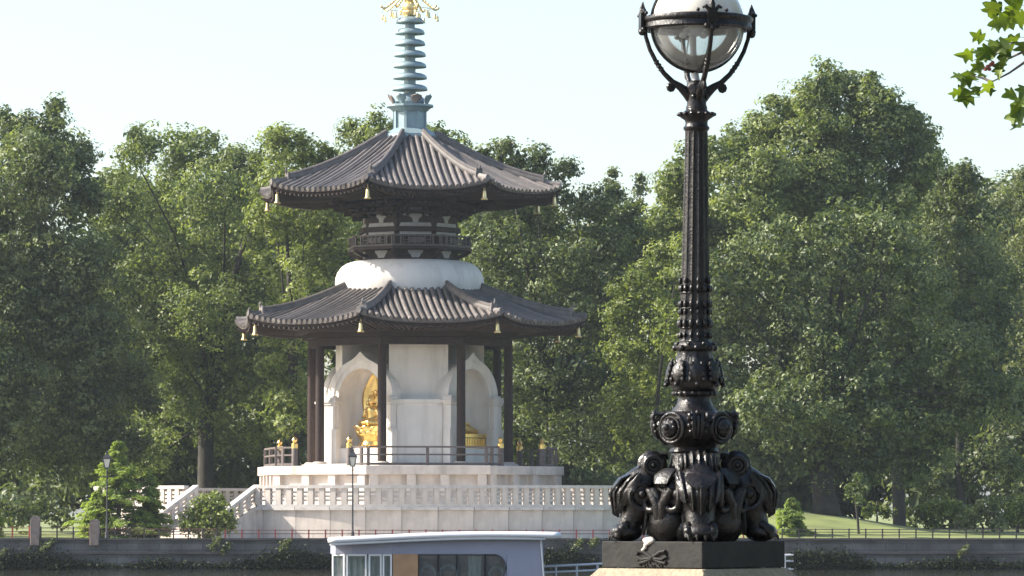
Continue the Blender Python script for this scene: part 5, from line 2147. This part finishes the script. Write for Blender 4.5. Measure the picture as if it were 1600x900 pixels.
# far-off undergrowth and wood behind the trunks: one mass
lob = []
for i in range(260):
    px = random.uniform(-160, 1760)
    d = random.uniform(305, 345)
    py = random.uniform(600, 800)
    lob.append((at(px, py, d), random.uniform(1.4, 2.6)))
for i in range(120):
    px = random.uniform(-160, 1760)
    d = random.uniform(318, 350)
    lob.append((at(px, random.uniform(430, 600), d), random.uniform(2.2, 3.2)))
for i in range(110):
    px = random.choice((random.uniform(120, 1000), random.uniform(1050, 1600)))
    d = random.uniform(322, 350)
    lob.append((at(px, random.uniform(320, 440), d), random.uniform(2.2, 3.2)))
C_, N_, S_, T_ = crown_points(lob, 0.55, 10, (0.7, 1.3), (0.4, 0.75), 0.5)
o = bpy.data.objects.new('woodland', leaf_mesh('woodland', C_, N_, S_, T_ * 0.8, M['leaf_b']))
col.objects.link(o)
tag(o, kind='stuff', label='dark wood and undergrowth behind the park trees')


# conifers with drooping layered sprays
def conifer(name, label, px, ybase, ytop, d, half_px, m, seed, group=None, lean=0.0, n_lay=26, extra=()):
    rs = random.Random(seed)
    c = at(px, ybase, d)
    gz = ground_z(c.x, d)
    H = at(px, ytop, d).z - gz
    hw = half_px * d / FPX
    t = thing(name, label, 'conifer', (c.x, d, gz - 0.05), 0, group)
    b = MB()
    b.tube([(0, 0, 0), (0.02, 0, H * 0.5), (lean, 0, H * 0.98)], [0.16, 0.1, 0.02], 8)
    b.build('trunk', M['bark'], t)
    Cs, Ns, Ss, Ts = [], [], [], []
    br = MB()
    axes = [(0.0, 0.0, H, hw)] + [e for e in extra]
    for (ox, oy, hh, ww) in axes:
        for i in range(n_lay):
            f = (i + 0.5) / n_lay
            z = hh * (0.05 + 0.93 * f)
            L = ww * (1 - f) ** 0.75 * rs.uniform(0.65, 1.15) + 0.18
            nb = 7 if f < 0.7 else 5
            for j in range(nb):
                th = rs.uniform(0, 2 * PI)
                Lb = L * rs.uniform(0.6, 1.1)
                tip = Vector((ox + math.cos(th) * Lb, oy + math.sin(th) * Lb, z - 0.05 + rs.uniform(-0.12, 0.1)))
                root = Vector((ox, oy, z))
                mid = root.lerp(tip, 0.55) + Vector((0, 0, 0.22 * Lb * 0.5))
                br.tube([root, mid, tip], [0.03, 0.02, 0.006], 4)
                nn = int(80 * Lb + 20)
                s = rng.uniform(0.15, 1.05, nn)
                P0 = np.array(list(root)), np.array(list(mid)), np.array(list(tip))
                pos = ((1 - s) ** 2)[:, None] * P0[0] + (2 * s * (1 - s))[:, None] * P0[1] + (s ** 2)[:, None] * P0[2]
                side = np.array([-math.sin(th), math.cos(th), 0])
                spread = rng.normal(0, 0.16 * Lb ** 0.5, nn) * (1.15 - s * 0.6)
                pos = pos + side * spread[:, None] + np.array([0, 0, -1]) * (rng.uniform(0, 0.16, nn) + 0.2 * np.abs(spread))[:, None]
                Cs.append(pos)
                nrm = unit(nn) * 0.6 + np.array([math.cos(th) * 0.4, math.sin(th) * 0.4, 0.9])
                Ns.append(nrm)
                Ss.append(rng.uniform(0.14, 0.34, nn))
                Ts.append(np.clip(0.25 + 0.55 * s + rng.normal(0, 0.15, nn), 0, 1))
    br.build('branches', M['bark'], t)
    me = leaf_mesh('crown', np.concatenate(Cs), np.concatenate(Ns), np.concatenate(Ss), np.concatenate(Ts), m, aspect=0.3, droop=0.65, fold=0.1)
    o = bpy.data.objects.new('crown', me)
    col.objects.link(o)
    o.parent = t
    return t


conifer('conifer', 'bright green drooping conifer with two tops behind the left lamp post', 185, 836, 682, 240, 74, M['leaf_fir'], 3, n_lay=20, extra=((1.6, 0.3, 3.9, 1.3), (-1.1, -0.3, 2.9, 1.2)))
conifer('conifer', 'small pale green conifer on the lawn just right of the lamp base', 1236, 830, 774, 238.5, 33, M['leaf_fir'], 5, n_lay=13)
conifer('conifer', 'conifer edge cut by the left border of the photo', -22, 836, 735, 240, 30, M['leaf_fir'], 8, n_lay=18)

# bushes
tree('round_bush', 'rounded leafy bush between the two stair wings', 239.5, 325, [(335, 783, 20), (318, 795, 26), (345, 803, 26), (305, 812, 24), (328, 822, 28), (356, 820, 18), (292, 822, 16)], M['leaf_c'], 0.08, 'park shrubs', dens=5.0, leaf=(0.12, 0.21), leaves=46, cr=(0.2, 0.42), cat='bush', depth=0.4, limbs=True, fork=0)
for (label, d, tp, lobes, m) in (
        ('pale shrub on the lawn between the two thick trunks', 268, 1370, [(1372, 795, 14), (1355, 800, 12), (1385, 802, 12)], M['leaf_c']),
        ('broad bright shrub right of the second thick trunk', 262, 1450, [(1440, 800, 18), (1470, 792, 20), (1495, 800, 20), (1455, 815, 16), (1515, 810, 18)], M['leaf_c']),
        ('grey-green shrub near the right fence', 250, 1535, [(1530, 800, 22), (1550, 790, 20), (1512, 815, 18), (1555, 818, 20)], M['leaf_far']),
        ('yellow-green shrub at the right border', 256, 1590, [(1590, 800, 20), (1605, 785, 20), (1575, 815, 14), (1610, 815, 20)], M['leaf_c']),
        ('low shrub at the foot of the sunlit tree left of the lamp', 258, 930, [(905, 745, 20), (935, 755, 22), (960, 760, 20)], M['leaf_b']),
        ('dark shrub under the far left trees', 256, 60, [(30, 800, 26), (70, 795, 26), (100, 810, 22), (-10, 800, 30)], M['leaf_b'])):
    tree('park_shrub', label, d, tp, lobes, m, 0.06, 'park shrubs', dens=3.5, leaf=(0.12, 0.24), leaves=40, cr=(0.22, 0.5), cat='bush', depth=0.5, limbs=True, fork=0)
tree('sapling', 'slim sapling by the brown fence in front of the lawn', 240, 1341, [(1341, 775, 12), (1330, 765, 12), (1350, 762, 13), (1340, 748, 12)], M['leaf_b'], 0.07, 'saplings', dens=2.0, leaf=(0.12, 0.24), leaves=16, cr=(0.2, 0.42), depth=0.4, base_z=0.0)

# plants growing out of the river wall
for i, (px, py, rp) in enumerate(((75, 850, 10), (338, 848, 9), (353, 856, 8), (445, 851, 10), (902, 852, 10), (928, 848, 7), (4, 866, 8), (1505, 860, 9), (1175, 862, 8))):
    labs = ['pale plant on the wall beside the first pier', 'small plant on the wall below the round bush', 'lower plant on the wall right below the round bush', 'pale tuft on the wall below the stair foot',
            'pale tuft on the wall right of the boat roof', 'tiny tuft on the wall close to the lamp plinth', 'pale tuft on the wall at the left border', 'dark tuft on the wall below the right shrubs', 'small tuft on the wall behind the lamp plinth']
    tree('wall_plant', labs[i], FAR_EDGE - 0.25, px, [(px, py, rp), (px - rp * 0.6, py + rp * 0.7, rp * 0.7), (px + rp * 0.6, py - rp * 0.6, rp * 0.6)], M['leaf_far'], 0.02, 'plants growing on the river wall', dens=7, leaf=(0.06, 0.12), leaves=18, cr=(0.1, 0.22), cat='plant', base_z=at(px, py + rp, FAR_EDGE).z, depth=0.15, limbs=False)
Cs, Ns, Ss, Ts = [], [], [], []
for i in range(1500):
    x = random.uniform(-34, 34)
    k = 0.5 + 0.5 * math.sin(x * 0.7) * math.sin(x * 0.23 + 1)
    if random.random() > k ** 1.5 + 0.12:
        continue
    nl = int(22 + 34 * k)
    h = 0.1 + 0.75 * k * random.random()
    p = np.array([x, FAR_EDGE - 0.3, WATER_Z + 0.12]) + rng.normal(size=(nl, 3)) * np.array([0.35, 0.12, h * 0.45]) + np.array([0, 0, h * 0.5])
    p[:, 2] = np.maximum(p[:, 2], WATER_Z - 0.02)
    Cs.append(p)
    Ns.append(unit(nl) + np.array([-0.2, -0.5, 0.6]))
    Ss.append(rng.uniform(0.09, 0.2, nl))
    Ts.append(np.clip(rng.normal(0.4, 0.25, nl), 0, 1))
o = bpy.data.objects.new('weeds', leaf_mesh('weeds', np.concatenate(Cs), np.concatenate(Ns), np.concatenate(Ss), np.concatenate(Ts), M['leaf_weed']))
col.objects.link(o)
tag(o, kind='stuff', label='dark green weeds along the foot of the river wall')

# ------------------------------------------------------------------ near plane-tree branch, upper right
ND = 30.0
near = thing('overhanging_plane_tree', 'plane tree branch with bright lobed leaves hanging in at the upper right', 'tree', (7.2, ND, 0))


def nb(px, py, dd=0.0):
    return at(px, py, ND + dd) - near.location


b = MB()
b.tube([(0, 0, -0.05), (0, 0, 1.5), (0.1, 0.1, 3.0), (0.0, 0, 4.6), (0.2, 0, 6.5)], [0.34, 0.27, 0.24, 0.2, 0.08], 10)
b.tube([(0.03, 0, 4.2), (-1.6, 0.1, 4.9), nb(1700, 60), nb(1640, 72)], [0.09, 0.06, 0.035, 0.02], 8)
b.build('trunk', M['bark'], near)
twigs = [[(1640, 72), (1605, 78), (1575, 92), (1552, 102), (1535, 108)], [(1640, 72), (1600, 98), (1577, 114), (1550, 128), (1524, 140)], [(1640, 72), (1610, 30), (1590, 20), (1570, 12)],
         [(1640, 72), (1612, 130), (1598, 155), (1594, 185)], [(1575, 92), (1560, 78), (1542, 76)], [(1550, 128), (1535, 122), (1516, 118)], [(1605, 78), (1590, 66), (1568, 68)]]
for tw in twigs:
    n = len(tw)
    MB().tube([nb(x, y, 0.05 * math.sin(i)) for i, (x, y) in enumerate(tw)], [0.012 - 0.009 * i / (n - 1) for i in range(n)], 6).build('twig', M['twig'], near)


def plane_leaf_mesh(seed, s=1.0):
    rs = random.Random(seed)
    # five pointed lobes, in the XY plane with the stalk at the origin and the tip along +Y
    tips = [(-0.42, 0.12), (-0.5, 0.52), (0.0, 1.0), (0.5, 0.52), (0.42, 0.12)]
    vall = [(-0.26, 0.3), (-0.2, 0.62), (0.2, 0.62), (0.26, 0.3)]
    out = [(0.0, 0.0)]
    for i in range(5):
        tx, ty = tips[i]
        tx *= rs.uniform(0.88, 1.12)
        ty *= rs.uniform(0.92, 1.08)
        if i:
            out.append(vall[i - 1])
            out.append((vall[i - 1][0] * 0.5 + tx * 0.5 - 0.05 * (1 if tx < 0 else -1) * (i in (3, 4)), vall[i - 1][1] * 0.5 + ty * 0.5 + 0.05))
        out.append((tx, ty))
        if i < 4:
            out.append((vall[i][0] * 0.45 + tx * 0.55 + 0.03, vall[i][1] * 0.45 + ty * 0.55 + 0.04))
    ctr = (0.0, 0.36)

    def z(x, y):
        return (0.1 + 0.09 * (seed % 4)) * abs(x) - (0.15 + 0.12 * (seed % 3)) * (y - 0.3) ** 2 + 0.07 * math.sin(6 * x + seed)
    vs_ = [(x * s, y * s, z(x, y) * s) for x, y in out] + [(ctr[0] * s, ctr[1] * s, z(*ctr) * s)]
    n = len(out)
    fs = [(i, (i + 1) % n, n) for i in range(n)]
    b = MB()
    b.add(vs_, fs, True)
    b.tube([(0, 0.02 * s, 0), (0, -0.15 * s, 0.03 * s), (0.02 * s, -0.32 * s, 0.1 * s)], 0.012 * s, 4)
    me = b.mesh('leaf', M['leaf_near'], sharp=180)
    a_ = me.attributes.new('tone', 'FLOAT', 'FACE')
    t0_ = rs.uniform(0.05, 1.0)
    a_.data.foreach_set('value', [min(1, max(0, t0_ + rs.uniform(-0.12, 0.12))) for _ in me.polygons])
    return me


protos = [plane_leaf_mesh(i) for i in range(16)]
spots = [(1552, 2, 20), (1566, 16, 20), (1578, 8, 18), (1590, 18, 20), (1572, 32, 18), (1588, 34, 20), (1598, 8, 18), (1604, 26, 20), (1562, 36, 12),
         (1512, 140, 22), (1522, 152, 20), (1502, 142, 14), (1512, 112, 20), (1520, 125, 18), (1506, 120, 14), (1524, 134, 14),
         (1538, 62, 16), (1547, 74, 18), (1532, 80, 18), (1522, 86, 18), (1545, 90, 20), (1555, 82, 18), (1536, 98, 16), (1557, 66, 14), (1566, 74, 18), (1575, 64, 18), (1586, 70, 20), (1594, 58, 22), (1602, 66, 20), (1580, 82, 14), (1568, 90, 12), (1560, 98, 14), (1552, 128, 17), (1545, 134, 12), (1540, 118, 12), (1562, 108, 10),
         (1588, 146, 16), (1596, 152, 18), (1594, 166, 18), (1600, 180, 20), (1592, 176, 14), (1603, 195, 18), (1604, 135, 18)]
rl = random.Random(21)
for i, (px, py, rp) in enumerate(spots):
    o = bpy.data.objects.new('leaf', protos[i * 7 % 16])
    col.objects.link(o)
    o.parent = near
    o.location = nb(px, py, rl.uniform(-0.12, 0.12))
    s = rp * 1.75 * ND / FPX
    o.scale = (s * rl.uniform(0.85, 1.1), s, s)
    # hang roughly outward-left and down, blades seen from below at many angles
    o.rotation_euler = (R(rl.uniform(50, 125)), R(rl.uniform(-35, 35)), 0)
    o.rotation_euler = (Matrix.Rotation(R(rl.uniform(-40, 40)), 3, 'Z') @ Matrix.Rotation(R(rl.uniform(30, 150)), 3, 'X') @ Matrix.Rotation(R(rl.uniform(60, 190)), 3, 'Z')).to_euler()
b = MB()
for (px, py) in ((1543, 104), (1548, 101), (1540, 108), (1546, 108), (1551, 98)):
    b.ball(nb(px, py), 0.014, 8, 6)
b.tube([nb(1552, 100), nb(1546, 104), nb(1540, 109)], 0.006, 5)
b.build('fruit_cluster', M['berry'], near)
# the rest of its crown, outside the photo
C_, N_, S_, T_ = crown_points([(Vector((0.6, -0.5, 7.4)), 2.6), (Vector((2.2, 0.5, 5.6)), 2.4), (Vector((2.6, -2.5, 7.0)), 3.0), (Vector((1.5, -3.5, 5.5)), 2.2)], 1.0, 12, (0.4, 0.8), (0.22, 0.36), 0.3)
o = bpy.data.objects.new('crown', leaf_mesh('crown', C_, N_, S_, T_, M['leaf_near']))
col.objects.link(o)
o.parent = near

# unseen plane trees added beside and behind the viewpoint to block sky light
sp0 = None
for i, (x, y, sc, rz) in enumerate(((10.5, 17, 1.0, 0.3), (9, 4, 1.1, 1.9), (3, -9, 1.0, 3.0), (-7, -11, 1.15, 4.4), (13, -12, 1.1, 5.0), (17, 30, 1.1, 2.2), (17, 9, 1.2, 0.9))):
    lab = ['street plane tree added right of the lamp outside the photo', 'street plane tree added beside the viewpoint', 'street plane tree added behind the viewpoint', 'street plane tree added behind the viewpoint to its left', 'street plane tree added behind the viewpoint to its right', 'street plane tree added farther along the near bank', 'street plane tree added on the far side of the near road'][i]
    t = thing('unseen_street_tree', lab, 'tree', (x, y, 0), rz, 'unseen street trees added to block sky light')
    t.scale = (sc, sc, sc)
    if sp0 is None:
        lb_ = [(Vector((random.gauss(0, 2.2), random.gauss(0, 2.2), random.uniform(4.8, 12))), random.uniform(1.3, 2.1)) for _ in range(13)]
        C_, N_, S_, T_ = crown_points(lb_, 0.6, 12, (0.6, 1.0), (0.4, 0.7), 0.3)
        sp0 = leaf_mesh('crown', C_, N_, S_, T_, M['leaf_b'])
        b = MB().tube([(0, 0, -0.1), (0, 0, 1.2), (0.1, 0, 4), (0, 0.1, 8), (0.2, 0, 11)], [0.42, 0.34, 0.3, 0.2, 0.04], 10)
        for c, r in lb_[::2]:
            b.tube([Vector((0.1, 0, 4.2)), Vector((0.1, 0, 4.2)).lerp(c, 0.5) + Vector((0, 0, 0.4)), c], [0.13, 0.08, 0.03], 6)
        sp1 = b.mesh('trunk', M['bark'])
    for nm, me in (('crown', sp0), ('trunk', sp1)):  # parts of the unseen trees added to block sky light
        o = bpy.data.objects.new(nm, me)
        col.objects.link(o)
        o.parent = t

# ------------------------------------------------------------------ haze
hm = bpy.data.materials.new('thin_haze')
hm.use_nodes = True
_n, _l = hm.node_tree.nodes, hm.node_tree.links
_n.remove(_n['Principled BSDF'])
_v = _n.new('ShaderNodeVolumePrincipled')
_v.inputs['Color'].default_value = (0.82, 0.92, 1.0, 1)
_v.inputs['Density'].default_value = 0.0001
_v.inputs['Anisotropy'].default_value = 0.2
_l.new(_v.outputs[0], _n['Material Output'].inputs['Volume'])
hz = MB().box((0, 1000, 17.5), (6100, 4200, 41.5)).build('haze', hm)
hz['kind'] = 'stuff'
